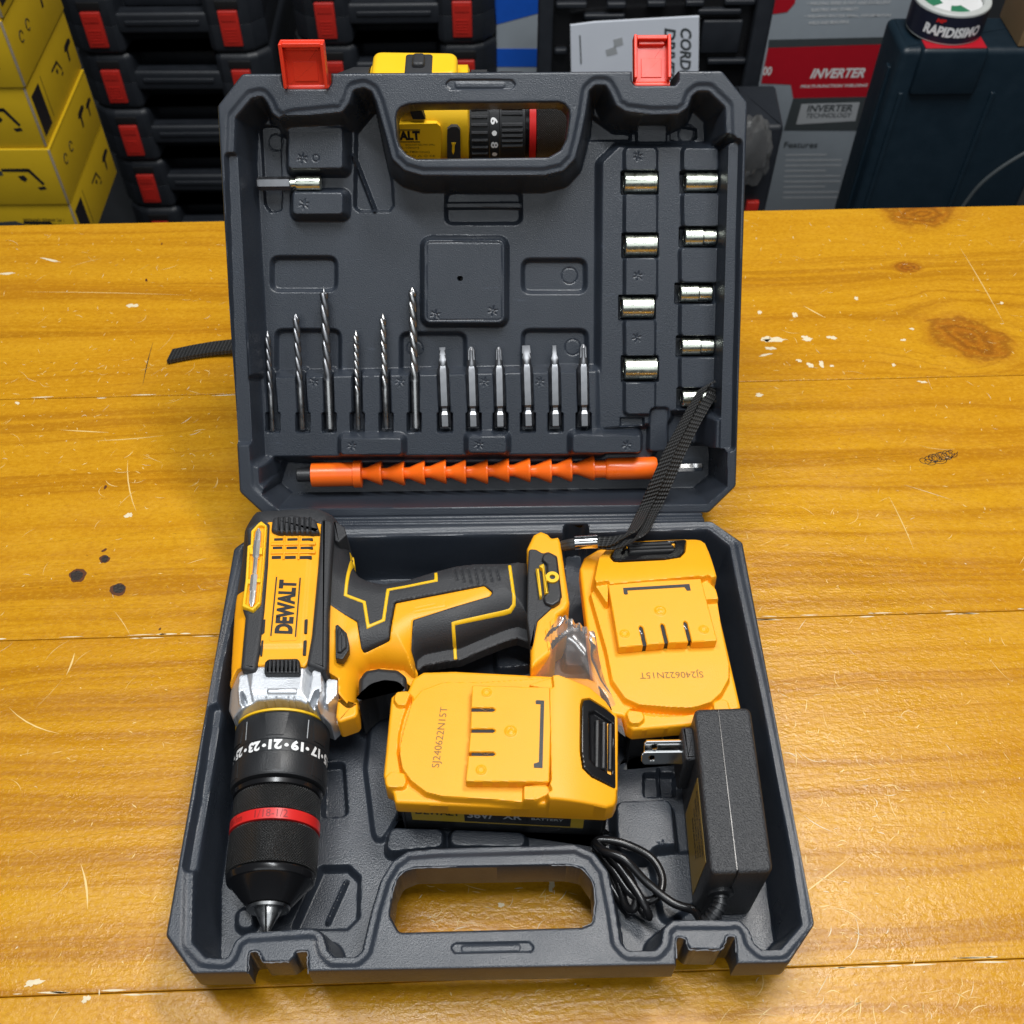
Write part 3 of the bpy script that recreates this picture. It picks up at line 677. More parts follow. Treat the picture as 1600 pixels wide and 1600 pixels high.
# square raised pad
G.lift(LP(rect(664, 376, 787, 503), 2.2), -2.2, .36, .35)
G.groove(LP(rect(667, 379, 784, 500), 2.2), -.03, .05, 0, .2)
G.sink(LP([(719+4*math.cos(a), 435+4*math.sin(a)) for a in np.linspace(0, 6.28, 12, endpoint=False)], 2.2), -3.6, .06, 0)
G.star(LP([(680, 492)], 2.2)[0], .27); G.star(LP([(770, 486)], 2.2)[0], .27)
for q in (rect(420, 398, 529, 458), rect(813, 402, 919, 461), rect(427, 512, 535, 600), rect(622, 517, 731, 600), rect(813, 512, 921, 600)):
    G.sink(LP(q, 3.0), -3.40, .30, .62)
G.ring(LP([(890, 431)], 3.3)[0], .45); G.ring(LP([(895, 543)], 3.3)[0], .45); G.ring(LP([(648, 545)], 3.3)[0], .45)
# bit holder plateau
G.lift(LP([(408, 592), (932, 582), (940, 708), (415, 712)], 2.1), -2.15, .45, .1)
BX = [(421, 429), (469, 476), (513, 517), (558, 561), (602, 606), (648, 650), (692, 696), (737, 741), (780, 783), (824, 826), (867, 869), (911, 913)]
for i, (xa, xb) in enumerate(BX):
    wv = 9.5 if i < 6 else 10.5
    xa -= 1; xb -= 3 if i < 6 else 1
    G.sink(LP([(xa-wv, 574), (xa+wv, 574), (xb+wv, 652), (xb-wv, 652)], 2.1), -3.0, .22, .2)
    G.sink(LP([(xb-wv-2.5, 644), (xb+wv+2.5, 644), (xb+wv+2.5, 677), (xb-wv-2.5, 677)], 2.1), -3.0, .15, .15)
    if i in (2, 5, 8, 10): G.star(LP([(xa-22, 597)], 2.1)[0], .25, -.04)
for q in (rect(534, 686, 626, 709), rect(733, 683, 790, 706), rect(896, 681, 1000, 706)):
    G.lift(LP(q, 1.5), -1.45, .36, .15)
G.star(LP([(550, 697)], 1.5)[0], .25); G.star(LP([(748, 695)], 1.5)[0], .25); G.star(LP([(979, 696)], 1.5)[0], .25)
# socket plateau
G.lift(LP([(943, 255), (968, 231), (1128, 231), (1122, 640), (1046, 640), (1044, 655), (1016, 660), (940, 668)], 2.3), -2.3, .45, .2)
for y0, y1 in ((232, 266), (302, 365), (403, 465), (500, 556), (594, 646)):
    G.lift(LP(rect(979, y0, 1025-(3 if y0 > 450 else 0), y1), 1.9), -1.95, .2, .2)
for y0, y1 in ((232, 266), (302, 353), (388, 440), (474, 524), (558, 607)):
    G.lift(LP(rect(1070-(4 if y0 > 350 else 0), y0, 1122, y1), 1.9), -1.95, .2, .2)
SOCL = [(285, 1000, 975, 1026, 17), (383, 999, 976, 1026, 18), (480, 997, 971, 1021, 18), (576, 1000, 975, 1026, 19)]
SOCR = [(284, 1092, 1070, 1120, 16, 0), (370, 1092, 1069, 1119, 15, 1), (458, 1086, 1062, 1112, 15, 1), (541, 1088, 1064, 1115, 15, 1), (622, 1090, 1065, 1116, 15, 1)]
for yc, xc, xa, xb, hw in SOCL: G.sink(LP(rect(xa-5, yc-hw-2, xb+4, yc+hw+3), 2.2), -3.2, .14, .15)
for yc, xc, xa, xb, hw, k in SOCR: G.sink(LP(rect(xa-8, yc-hw-2, xb+3, yc+hw+3), 2.2), -3.1, .14, .15)
G.star(LP([(997, 244)], 1.9)[0], .25); G.star(LP([(997, 431)], 1.9)[0], .25); G.star(LP([(995, 528)], 1.9)[0], .25)
# upper right recesses
G.sink(LP([(922, 175), (935, 185), (960, 203), (988, 205), (988, 220), (980, 222), (918, 222)], 3.0), -3.4, .2, .2)
G.lift(LP(rect(997, 196, 1040, 221), 2.6), -2.6, .15, .1)
G.sink(LP([(1046, 205), (1065, 196), (1090, 200), (1090, 218), (1080, 222), (1046, 221)], 3.0), -3.35, .12, .2)
G.ring(LP([(1073, 209)], 3.2)[0], .45, -.06)
G.sink(LP(rect(968, 652, 1008, 668), 2.2), -2.6, .12, .1)
G.lift(LP([(1018, 640), (1042, 640), (1042, 704), (1016, 704)], 2.4), -2.5, .2, .15)
# grip mark and side ledges
G.sink(zl([(693, 132), (702, 123), (800, 123), (808, 132), (800, 141), (702, 141)], 0), -.09, .08, .25, rel=True)
G.lift(zl([(712, 129), (788, 129), (788, 136), (712, 136)], 0), .04, .05, .1, rel=True)
G.lift(zl([(358, 244), (370, 244), (392, 690), (372, 690)], .4), -.45, .2, .15)
G.lift(zl([(1139, 225), (1153, 222), (1142, 700), (1126, 700)], .4), -.45, .2, .15)
botl = np.full(G.H.shape, -H0)
HL = zl([(590, 60), (598, 200), (625, 262), (660, 280), (855, 280), (890, 262), (915, 200), (925, 60)], 0)
k_ = sstep((-sd_poly(HL, G.X, G.Y)+.2)/.5); botl = botl*(1-k_)-2.0*k_
botl = np.maximum(botl, np.minimum(-H0+.9*sstep(1+sd_poly(OUT_L, G.X, G.Y)/.9)**2, -2.0)); botl = np.minimum(botl, G.H-.16)
lid = link('lid', G.mesh('lid', M['case'], botl), case)
lid.location = Vector((0, LO[1]+12, LO[2]))*S; lid.rotation_euler = (TILT, 0, 0)

def lidmesh(mb, name, mat, parent=None, **k):       # geometry given in lid coordinates
    return mb.build(name, mat, parent, local=True, **k)
def latch(cx0, cx1, yb, yt, open_deg):
    a = at_lid(cx0, yb, 0); b = at_lid(cx1, yb, 0); xc = (a[0]+b[0])/2; hw = (b[0]-a[0])/2-.04; s0 = a[1]-.02
    root = MB(); L = 2.55
    o = link('latch', None, lid); o.location = Vector((xc, s0, -.55))*S; o.rotation_euler = (math.radians(open_deg), 0, 0)
    me = MB(); T = .16
    me.box(-hw, 0, -T, hw, L, 0, b=.05)                                # face plate
    me.box(-hw, .3, 0.002, -hw+.17, L-.002, .62, b=.04); me.box(hw-.17, .3, 0.002, hw, L-.002, .62, b=.04)     # side cheeks
    me.box(-hw+.172, L-.22, .002, hw-.172, L-.004, .5, b=.04)           # end lip
    me.box(-hw+.3, L-.42, .002, hw-.3, L-.222, .26, b=.03)
    me.lathe([(-hw, .2), (hw, .2)], (0, .12, -.08), (1, 0, 0), 16)
    me.box(-hw*.55, .5, .001, hw*.55, 1.5, .05, b=.02)
    ob = me.build('latch', M['red'], None, local=True); bpy.data.objects.remove(o)
    ob.parent = lid; ob.location = Vector((xc, s0, -.35))*S; ob.rotation_euler = (math.radians(open_deg), 0, 0)
    return ob
latch(444, 515, 139, 72, 30); latch(989, 1049, 134, 42, -8)
M['flash'] = pbr('pale_plastic_flash', (0.22, 0.23, 0.25), 0.5, var=.4, vscale=400)
def flash(pts, zoom, z=H0-.035, r=.022):
    P_ = [V3(*q, z) for q in zs(pts, H0, zoom)]; Q_ = smooth_path(P_, 8); Q_ = Q_+rng.standard_normal(Q_.shape)*V3(.012, .012, .006)
    rr = r*(.35+.9*rng.random(len(Q_))); e_ = MB(); e_.tube(Q_[::2], list(rr[::2].repeat(6)), 5); e_.build('mould_flash', M['flash'], case)
for pts_, zm_ in (([(252, 500), (263, 440), (298, 368), (370, 335), (470, 330), (600, 328)], ZH), ([(1120, 320), (1200, 319), (1284, 337), (1344, 420), (1355, 520), (1348, 600), (1338, 630), (1290, 652)], ZH),
    ([(496, 1460), (497, 1380), (505, 1358), (543, 1358), (558, 1388), (573, 1410), (640, 1411), (706, 1410)], Z1), ([(742, 1358), (798, 1356), (802, 1400), (805, 1470)], Z1),
    ([(617, 1450), (617, 1352), (629, 1338), (663, 1346), (676, 1382), (691, 1401), (770, 1405), (855, 1406), (879, 1370), (892, 1334), (934, 1336), (940, 1420)], Z3)): flash(pts_, zm_)
# living hinge
e = MB()
for dy, z, r in ((.16, 4.12, .17), (.46, 3.95, .16), (.76, 3.90, .15)):
    e.lathe([(-12.1, r*.6), (-12.0, r), (12.0, r), (12.1, r*.6)], (0, dy, z), (1, 0, 0), 14)
e.build('hinge_strip', M['case'], case)

# ------------------------------------------------------------------ cordless drill lying in the tray
drill = thing('cordless_drill', 'yellow and black cordless drill lying on its side in the tray, chuck towards the handle', 'drill', (-9, -10, 0.9))
A0 = V3(-9.86, -21.86, 3.5); AX = V3(-.0345, 1, 0.006); AX /= np.linalg.norm(AX); AV = V3(AX[1], -AX[0], 0)
def vax(X, Y): return (X-A0[0])*AV[0]+(Y-A0[1])*AV[1]
Z6 = (4.706, 340, 780); Z7 = (4.2105, 600, 800); Z8 = (5.3333, 340, 980)
SILpx = [(358, 1066), (366, 963), (378, 900), (383, 830), (404, 812), (497, 806), (519, 812), (540, 826), (548, 850), (551, 880), (560, 900), (577, 911), (600, 916), (630, 912), (678, 897), (714, 888), (742, 885), (795, 884), (814, 881), (832, 872), (832, 985), (809, 977), (790, 982), (752, 997), (719, 1011), (695, 1014), (662, 1021), (652, 1029), (648, 1045), (650, 1060), (640, 1052), (632, 1045), (600, 1041), (577, 1043), (563, 1055), (559, 1085), (558, 1120), (554, 1128), (527, 1137), (520, 1134), (362, 1134)]
SIL = rounded(zs(SILpx, 4.0), .25)
def zdrill(X, Y, sd=None):
    d = -(sd_poly(SIL, X, Y)); R = 1.7; k = np.clip(d, 0, R)
    t = sstep((X+9.0)/1.8); zt = 6.05*(1-t)+5.55*t
    return zt-(R-np.sqrt(np.maximum(0, R*R-(R-k)**2)))
def dpart(name, pts, mat, dz=0.0, parent=None, cell=.055, r=.12, edge=.06, bottom=1.0, fn=None, post=None):
    parent = parent or drill
    f = Field(pts, cell, r=r); f.H = zdrill(f.X, f.Y)+dz if fn is None else fn(f.X, f.Y)+dz
    if post: post(f)
    if edge: f.edge(edge)
    b = (np.minimum(f.H-.15, np.maximum(7.0-f.H, .98)) if fn is None else np.minimum(f.H-.15, bottom)) if bottom < 3 else f.H-(bottom-3)
    return link(name, f.mesh(name, mat, b, off=loc_of(parent)), parent)
# yellow clamshell
hp = [(362, 1062), (367, 963), (371, 932), (396, 932), (412, 836), (425, 831), (495, 831), (519, 833), (519, 950), (560, 978), (566, 1016), (609, 1002), (619, 948), (757, 921), (769, 931), (766, 938), (646, 974), (642, 1010), (650, 1030), (648, 1045), (649, 1058), (640, 1052), (632, 1045), (600, 1041), (577, 1043), (563, 1055), (559, 1085), (545, 1098), (529, 1084), (529, 1061), (511, 1056), (503, 1046), (487, 1046), (479, 1055), (470, 1054), (437, 1052), (404, 1054), (398, 1060), (385, 1052), (373, 1054), (357, 1073)]
hpz = zs(hp, 5.2)
def post_h(f):
    f.groove(zs([(100, 0), (100, 0)], 5) if False else zs([(820, 845), (1025, 930), (1055, 1110), (1260, 1045), (1300, 800), (1600, 735)], 5.6, Z6), 0, .05, 0, 0)
    v = vax(f.X, f.Y); m = sstep((-np.abs(v+.15)+1.35)/.25)*sstep((f.Y+9.0)/.3)
    f.H = f.H*(1-m)+m*(6.12)
    f.lines([(zs([(1455, 800)], 5.6, Z6)[0], zs([(1600, 770)], 5.6, Z6)[0]), (zs([(205, 660)], 5.5, Z7)[0], zs([(400, 625)], 5.5, Z7)[0]), (zs([(400, 590)], 5.5, Z7)[0], zs([(400, 640)], 5.5, Z7)[0])], -.02, .05)
body = dpart('body_shell', hpz, M['yellow'], 0, post=post_h)
dpart('rear_housing', zs([(366, 965), (376, 900), (383, 830), (404, 811), (497, 805), (523, 812), (523, 834), (495, 832), (425, 832), (413, 838), (397, 934), (372, 934)], 5.2), M['rubber'], .02)
# black handle grip
gp = [(519, 812), (540, 826), (548, 850), (551, 880), (560, 900), (577, 911), (600, 916), (630, 912), (678, 897), (714, 888), (742, 885), (795, 884), (814, 881), (834, 871), (834, 986), (809, 977), (790, 982), (752, 997), (719, 1011), (695, 1014), (659, 1021), (650, 1030), (642, 1010), (646, 975), (766, 938), (770, 932), (757, 922), (618, 948), (608, 1002), (565, 1016), (559, 978), (516, 956)]
def post_g(f):
    for i in range(7):
        x0 = 460+i*46; f.lines([(zs([(x0, 395)], 5.2, Z7)[0], zs([(x0+22, 500-abs(i-3)*9)], 5.2, Z7)[0])], -.06, .09)
grip = dpart('rubber_grip', zs(gp, 5.1), M['rubber'], .05, post=post_g)
def strip(name, line, wpx, z, mat, dz, parent=None, closed=False):
    L = np.array([at_z(a, b, z)[:2] for a, b in line]); wd = wpx/31/2
    lft = []; rgt = []
    for i in range(len(L)):
        a = L[max(0, i-1)]; b = L[min(len(L)-1, i+1)]
        e1 = (L[i]-a); e2 = (b-L[i]); 
        e1 = e1/np.linalg.norm(e1) if np.linalg.norm(e1) > 0 else e2/np.linalg.norm(e2); e2 = e2/np.linalg.norm(e2) if np.linalg.norm(e2) > 0 else e1
        n1 = V3(-e1[1], e1[0], 0)[:2]; n2 = V3(-e2[1], e2[0], 0)[:2]; mm = (n1+n2)/max(.5, 1+n1@n2)
        lft.append(L[i]+mm*wd); rgt.append(L[i]-mm*wd)
    return dpart(name, [tuple(q) for q in lft+rgt[::-1]], mat, dz, parent, cell=.035, r=.03, edge=.05, bottom=3.3)
strip('piping', [(546, 848), (548, 864), (541, 935), (570, 946), (576, 984), (600, 974), (607, 926), (682, 912), (681, 897)], 5.5, 5.3, M['yellow_lemon'], .10, grip)
strip('piping', [(796, 886), (803, 934), (803, 943), (797, 949), (708, 974), (710, 1008)], 5.5, 5.3, M['yellow_lemon'], .10, grip)
# side rails
def rail(name, pts, z, mat, h=.32, zoom=Z6, b=.12, parent=None, zb=4.6):
    mb_ = MB(); mb_.prism(rounded(zs(pts, z, zoom), max(.06, b*1.3), 4), zb, z, b); return mb_.build(name, mat, parent or drill)
rail('side_rail', [(760, 135), (838, 150), (850, 180), (815, 830), (805, 1270), (650, 1215), (690, 990), (735, 500)], 6.42, M['rubber'], b=.2)
rail('side_rail', [(205, 205), (300, 150), (385, 170), (372, 480), (345, 820), (310, 1110), (280, 1265), (165, 1245), (200, 860), (180, 800), (215, 340)], 6.25, M['rubber'], b=.2)
rail('rear_cap', [(400, 130), (540, 105), (720, 140), (750, 240), (720, 240), (680, 245), (440, 245), (390, 225)], 6.42, M['rubber'], b=.2)
for i in range(7):
    x = 440+i*38; rail('cap_rib', [(x, 128), (x+20, 126), (x+20, 236), (x, 236)], 6.52, M['black'], b=.05, parent=drill)
rail('corner_guard', [(850, 150), (935, 205), (948, 260), (890, 315), (862, 300)], 5.95, M['rubber'], b=.08)
# speed selector
o = rail('speed_selector', [(345, 1195), (375, 1172), (585, 1168), (602, 1185), (606, 1280), (340, 1280)], 6.35, M['black'], b=.1)
for i in range(8):
    x = 360+i*30; rail('selector_rib', [(x, 1182), (x+15, 1180), (x+15, 1270), (x-2, 1270)], 6.45, M['black'], b=.06, parent=drill)
# side slits and vents of the top plate
for y0, tops in ((290, ((415, 480), (512, 588), (618, 700))), (352, ((405, 475), (505, 585), (610, 700))), (425, ((397, 466), (495, 575), (602, 692)))):
    for a, b in tops:
        q = zs([(a, y0-14+(10 if y0 < 400 else 5)), (b, y0-16+(10 if y0 < 400 else 5)), (b, y0+12), (a, y0+14)], 6.15, Z6); vt = MB(); vt.prism(rounded(q, .03, 2), 6.0, 6.135); vt.build('vent_slot', M['hole'], drill)
for q in ([(330, 890), (352, 880), (345, 980), (325, 1000)], [(322, 1040), (338, 1035), (325, 1150), (312, 1150)], [(640, 885), (662, 880), (656, 985), (636, 985)], [(632, 1040), (655, 1035), (648, 1145), (626, 1145)]):
    vt = MB(); vt.prism(rounded(zs(q, 6.15, Z6), .03, 2), 5.9, 6.15); vt.build('vent_slot', M['hole'], drill)
pl = MB(); 
q = zs([(430, 535), (600, 530), (585, 1040), (375, 1045)], 6.13, Z6); pl.prism(rounded(q, .15), 6.0, 6.15, .02); pl.build('name_plate', M['yellow'], drill)
ribs = MB()
for y in (322, 385): ribs.prism(rounded(zs([(392, y-8), (720, y-14), (718, y+10), (390, y+16)], 6.2, Z6), .04, 2), 6.05, 6.21, .04)
for x in (490, 600): ribs.prism(rounded(zs([(x-6, 265), (x+10, 265), (x+2, 440), (x-14, 440)], 6.22, Z6), .04, 2), 6.05, 6.22, .04)
ribs.build('vent_rib', M['yellow'], drill)
# brand lettering runs along the body, read from the chuck end
tx = MB(); a = V3(*at_z(*[340+500/4.706, 780+780/4.706], 6.16)); ex = at_z(340+520/4.706, 780+590/4.706, 6.16)-at_z(340+485/4.706, 780+985/4.706, 6.16)
lft = at_z(340+432/4.706, 780+785/4.706, 6.16); rgt = at_z(340+572/4.706, 780+790/4.706, 6.16)
ctr = (lft+rgt)/2; ey = (lft-rgt)
put_text(tx, 'DEWALT', ctr+V3(0, 0, .012), ex, ey*.94, bold=.055)
tx.build('lettering', M['ink'], drill)
tl = MB()
for sx_ in (-.62, .62):
    c = ctr+ey*sx_*1.02; u = ex/np.linalg.norm(ex); v = ey/np.linalg.norm(ey); hl = np.linalg.norm(ex)*.55
    tl.add([c-u*hl-v*.035+V3(0, 0, .012), c+u*hl-v*.035+V3(0, 0, .012), c+u*hl+v*.035+V3(0, 0, .012), c-u*hl+v*.035+V3(0, 0, .012)], [(0, 1, 2, 3)])
tl.build('lettering_bar', M['ink'], drill)
# forward / reverse switch
e = MB(); e.prism(zs([(866, 930), (885, 922), (950, 985), (965, 1050), (965, 1110), (920, 1178), (868, 1170)], 5.95, Z6), 5.5, 5.98, .04)
sw = e.build('direction_switch', M['black'], drill)
e = MB(); e.prism(zs([(880, 960), (905, 945), (945, 1000), (948, 1090), (905, 1130), (880, 1125)], 6.05, Z6), 5.7, 6.15, .1); e.build('switch_key', M['rubber'], sw)
e = MB()
P_ = [at_z(340+a/4.706, 780+b/4.706, 6.17) for a, b in ((912, 1115), (912, 1000), (898, 1000), (915, 958), (930, 1005), (922, 1005))]
e.tube([P_[0], P_[1]], .02, 5); e.tube([P_[2], P_[3], P_[4]], .02, 5); e.build('arrow_mark', M['black'], sw)
# trigger
def ftrig(X, Y):
    return 5.1-0*X
e = MB(); e.prism(rounded(zs([(1168, 640), (1172, 430), (1225, 352), (1340, 332), (1500, 345), (1572, 400), (1578, 545), (1535, 545), (1480, 490), (1390, 480), (1300, 505), (1220, 575)], 5.0, Z8), .4), 1.6, 5.0, .25)
e.build('trigger', M['black'], drill)
# silver gear housing
gpts = zs([(82, 492), (165, 470), (172, 392), (240, 380), (310, 425), (345, 395), (520, 382), (700, 400), (745, 400), (785, 345), (860, 345), (900, 410), (1008, 428), (1000, 560), (985, 700), (975, 800), (940, 855), (900, 830), (140, 800), (72, 640)], 5.0, Z8)
gpts = zs([(82, 492), (172, 392), (240, 380), (310, 425), (345, 395), (520, 382), (700, 400), (745, 400), (785, 345), (860, 345), (900, 410), (1008, 428), (1002, 600), (990, 700), (930, 760), (700, 668), (520, 655), (350, 668), (130, 770), (72, 640)], 5.2, Z8)
def fgear(X, Y):
    v = vax(X, Y)+.05; z = 3.5+np.sqrt(np.maximum(.2, 2.75**2-v**2))
    z = np.minimum(z, 5.98-.25*sstep((-Y-11.2)/.8))
    yy = (Y+10.9)/1.6
    return z
def post_gear(f):
    lug = lambda pts, z: f.lift(zs(pts, z, Z8), z-0, .10, .1)
    lug([(185, 400), (245, 400), (290, 640), (240, 690), (185, 640), (175, 520)], 5.75)
    lug([(792, 360), (858, 360), (868, 500), (830, 650), (770, 690), (742, 640), (780, 500)], 6.1)
    lug([(910, 430), (1000, 440), (995, 560), (900, 660)], 5.4)
    f.sink(zs([(184, 545), (204, 522), (235, 570), (250, 630), (230, 670), (195, 630)], 5.75, Z8), 5.15, .10, .12)
    f.sink(zs([(805, 525), (848, 512), (854, 570), (825, 630), (790, 670), (760, 640)], 6.1, Z8), 5.4, .10, .12)
    f.lift(zs([(420, 515), (650, 515), (650, 535), (420, 535)], 6.1, Z8), .06, .08, .03, rel=True)
    for x in (395, 480, 580, 632):
        f.lines([(zs([(x, 565)], 6.1, Z8)[0], zs([(x-10 if x < 500 else x, 640)], 6.1, Z8)[0])], -.07, .05)
dpart('gear_housing', gpts, M['alu'], 0, fn=fgear, post=post_gear, edge=.09, r=.06, cell=.032, bottom=2.9)
e = MB(); e.prism(rounded(zs([(1000, 560), (1095, 660), (1165, 600), (1168, 715), (1150, 745), (1005, 795), (985, 740)], 4.9, Z8), .22), 3.3, 4.9, .15); e.build('nose_block', M['yellow'], drill)
# torque collar, chuck (turned about the drill axis); t is the distance from the jaw tip
def TM(t):                                     # measured stations along the axis
    return float(np.interp(t, [0, 1.3, 1.6, 3.5, 5.4, 6.0, 7.22, 7.8, 9.62, 11.4, 12], [0, .95, 1.15, 2.45, 4.36, 4.90, 6.08, 6.5, 7.87, 9.63, 10.2]))
def dl(name, prof, mat, n=72, uv=False):
    prof = [(TM(t), r) for t, r in prof]; mb_ = MB(); mb_.lathe(prof, A0, AX, n); o_ = mb_.build(name, mat, drill, sharp=30)
    if uv: cyl_uv(o_, A0-loc_of(drill), AX, 2.1)
    return o_
dl('collar_trim', [(11.4, 2.1), (11.42, 2.30), (11.5, 2.32), (11.55, 2.28), (11.6, 2.0)], M['yellow_lemon'])
col_ = dl('torque_collar', [(7.75, 1.9), (7.8, 2.18), (7.95, 2.24), (9.25, 2.24), (9.30, 2.20), (9.95, 2.21), (10.0, 2.25), (11.3, 2.29), (11.4, 2.24), (11.45, 2.0)], M['black'])
dl('chuck_neck', [(7.2, 1.8), (7.3, 2.06), (7.55, 2.1), (7.8, 1.9)], M['gloss'])
dl('chuck_sleeve', [(6.02, 1.8), (6.05, 1.98), (6.12, 2.02), (7.1, 2.02), (7.22, 1.96), (7.25, 1.7)], M['knurl'], uv=True)
rr_ = dl('red_ring', [(5.42, 1.85), (5.44, 2.06), (5.98, 2.06), (6.0, 1.85)], M['redring'])
dl('chuck_sleeve', [(3.5, 1.8), (3.55, 2.0), (3.62, 2.04), (5.3, 2.04), (5.38, 1.98), (5.4, 1.8)], M['knurl'], uv=True)
dl('chuck_nose', [(1.55, .7), (1.58, 1.0), (1.7, 1.08), (2.95, 1.80), (3.02, 1.92), (3.12, 1.96), (3.40, 2.0), (3.48, 1.98), (3.5, 1.8)], M['gloss'])
dl('chuck_ring', [(1.3, .55), (1.32, .92), (1.5, .96), (1.62, .8)], M['steel'])
for k in range(3):
    mb_ = MB(); a0 = math.radians(0+120*k); V = []; F_ = []
    e1 = V3(0, 0, 1); e2 = np.cross(AX, e1); gap = .05
    for t, r in ((0.0, .06), (.05, .10), (1.0, .58), (1.1, .58)):
        c = A0+AX*t+(math.cos(a0+math.pi/3)*e1+math.sin(a0+math.pi/3)*e2)*gap
        V.append(c)
        for j in range(9):
            a = a0+math.radians(120)*j/8; V.append(c+r*(math.cos(a)*e1+math.sin(a)*e2))
    for k2 in range(3):
        for j in range(10):
            i0 = k2*10+j; i1 = k2*10+(j+1) % 10; F_.append((i0, i1, i1+10, i0+10))
    F_.append(tuple(range(9, -1, -1))); mb_.add(V, F_); mb_.build('chuck_jaw', M['steel'], drill)
e1 = V3(0, 0, 1); e2 = np.cross(AX, e1)
def on_col(t, ang, r): return A0+AX*TM(t)+r*(math.cos(ang)*e1+math.sin(ang)*e2)
nums = MB()                                       # read from the chuck end: numbers upside down for the viewer
def coltext(txt, ang, t=9.62, wd=.60, ht=.50, r=2.225):
    put_text_fn(nums, txt, lambda u, v: on_col(t+(-v)*-1*ht*-1 if False else t-v*ht*-1*-1, ang+u*wd/r*SGN, r), bold=.03)
SGN = 1
sgn_test = on_col(9.6, .3, 2.4)[0]-on_col(9.6, 0, 2.4)[0]   # >0 when positive angles go to +x
d_ = 1 if sgn_test > 0 else -1
def coltext(txt, ang, wd=.62, ht=.52, t=9.62, r=2.226):
    # upside-down: text right -> -x, text up -> towards the viewer (-t)
    put_text_fn(nums, txt, lambda u, v: on_col(t-v*ht, d_*(ang-u*wd/r), r), bold=.05)
def dot(ang, t=9.62, rad=.13, r=2.226):
    n = 16; nums.add([on_col(t+rad*math.sin(2*math.pi*i/n), d_*(ang+rad*math.cos(2*math.pi*i/n)/r), r) for i in range(n)], [tuple(range(n))])
for i, tnum in enumerate(('27', '25', '23', '21', '19', '17', '15', '13', '11')):
    ang = .05+(i-3)*.47; coltext(tnum, ang, wd=.62, ht=.58); dot(ang+.235, rad=.1)
nums.build('scale_numbers', M['white'], drill)
for ang, t0, t1 in ((-.66, 10.15, 11.1), (.72, 10.15, 11.1), (-.98, 8.1, 8.95), (.98, 8.1, 8.95)):
    P = [on_col(t0+(t1-t0)*k/4, d_*(ang+s*.010), 2.27 if t0 > 9.5 else 2.246) for k in range(5) for s in (-1, 1)]
    if t0 > 9.5: P = [on_col(t0+(t1-t0)*k/4, d_*(ang+s*.010), 2.258+.035*k/4) for k in range(5) for s in (-1, 1)]
    tk = MB(); tk.add(P, [(2*k, 2*k+1, 2*k+3, 2*k+2) for k in range(4)]); tk.build('scale_tick', M['palegrey'], drill)
pn = MB()
def colpad(angc, t0, t1, w0, w1, rb):
    V = []; n = 8
    for (t, wv) in ((t0, w0), (t1, w1)):
        for j in range(n+1):
            for rr in (rb-.06, rb+.045): V.append(on_col(t, d_*(angc+(j/n-.5)*wv), rr))
    F_ = []
    m_ = 2*(n+1)
    for j in range(n):
        F_ += [(2*j+1, 2*j+3, m_+2*j+3, m_+2*j+1), (2*j, 2*j+1, m_+2*j+1, m_+2*j) if j == 0 else (2*j+1, 2*j+3, m_+2*j+3, m_+2*j+1)][:2 if j == 0 else 1]
        F_ += [(2*j, 2*j+2, 2*j+3, 2*j+1), (m_+2*j, m_+2*j+1, m_+2*j+3, m_+2*j+2)]
    F_.append((2*n, 2*n+1, m_+2*n+1, m_+2*n))
    pn.add(V, F_)
for k in range(-2, 3):
    colpad(.03+k*1.05, 10.12, 11.28,   .36, .50, 2.25); colpad(.03+k*1.05, 7.98, 9.1, .62 if False else .36, .30, 2.22)
pn.build('collar_pad', M['black'], drill)
rt = MB()
put_text_fn(rt, '1/18-1/2', lambda u, v: on_col(5.71+v*.40, d_*(.08+u*1.5/2.06), 2.068), bold=.0)
put_text_fn(rt, '0.8-13mm', lambda u, v: on_col(5.71+v*.36, d_*(-.85+u*.95/2.06), 2.068), bold=.0)
rt.build('ring_lettering', pbr('dark_red_print', (0.22, .01, .01), .5), drill)
# battery foot of the handle
ft = [(823, 858), (833, 837), (845, 831), (857, 836), (862, 842), (873, 840), (876, 848), (890, 943), (885, 954), (872, 963), (871, 985), (860, 1023), (829, 1048), (829, 1010), (836, 975), (828, 930)]
f = Field(zs(ft, 5.6), .05, r=.1); f.H += 5.75; f.edge(.22); foot = link('foot', f.mesh('foot', M['yellow'], 1.0, off=loc_of(drill)), drill)
e = MB(); e.prism(rounded(zs([(952, 245), (1000, 248), (1045, 275), (1080, 262), (1140, 292), (1172, 560), (1128, 612), (1010, 720), (985, 860), (968, 905), (940, 700), (945, 400)], 5.8, Z7), .22), 4.6, 5.86, .08); e.build('foot_panel', M['rubber'], foot)
e = MB(); e.prism(rounded(zs([(1035, 310), (1050, 270), (1100, 268), (1138, 300), (1168, 540), (1160, 585), (1110, 618), (1060, 600), (1045, 560), (1075, 520), (1070, 340)], 6.05, Z7), .24), 5.7, 6.08, .1); e.build('clip_bed', M['black'], foot)
e = MB()
e.prism(rounded(zs([(998, 370), (1018, 368), (1040, 552), (1024, 560)], 6.15, Z7), .04), 5.8, 6.15, .04)
e.prism(rounded(zs([(1018, 352), (1048, 335), (1055, 352), (1060, 390), (1082, 530), (1058, 532), (1042, 370)], 6.2, Z7), .04), 5.8, 6.2, .04)
c = at_z(600+1108/4.2105, 800+430/4.2105, 6.15); n = 24
ro, ri = .34, .15; V = []
for z in (6.0, 6.2):
    for r in (ri, ro): V += [(c[0]+r*math.cos(2*math.pi*i/n), c[1]+r*math.sin(2*math.pi*i/n), z) for i in range(n)]
F_ = []
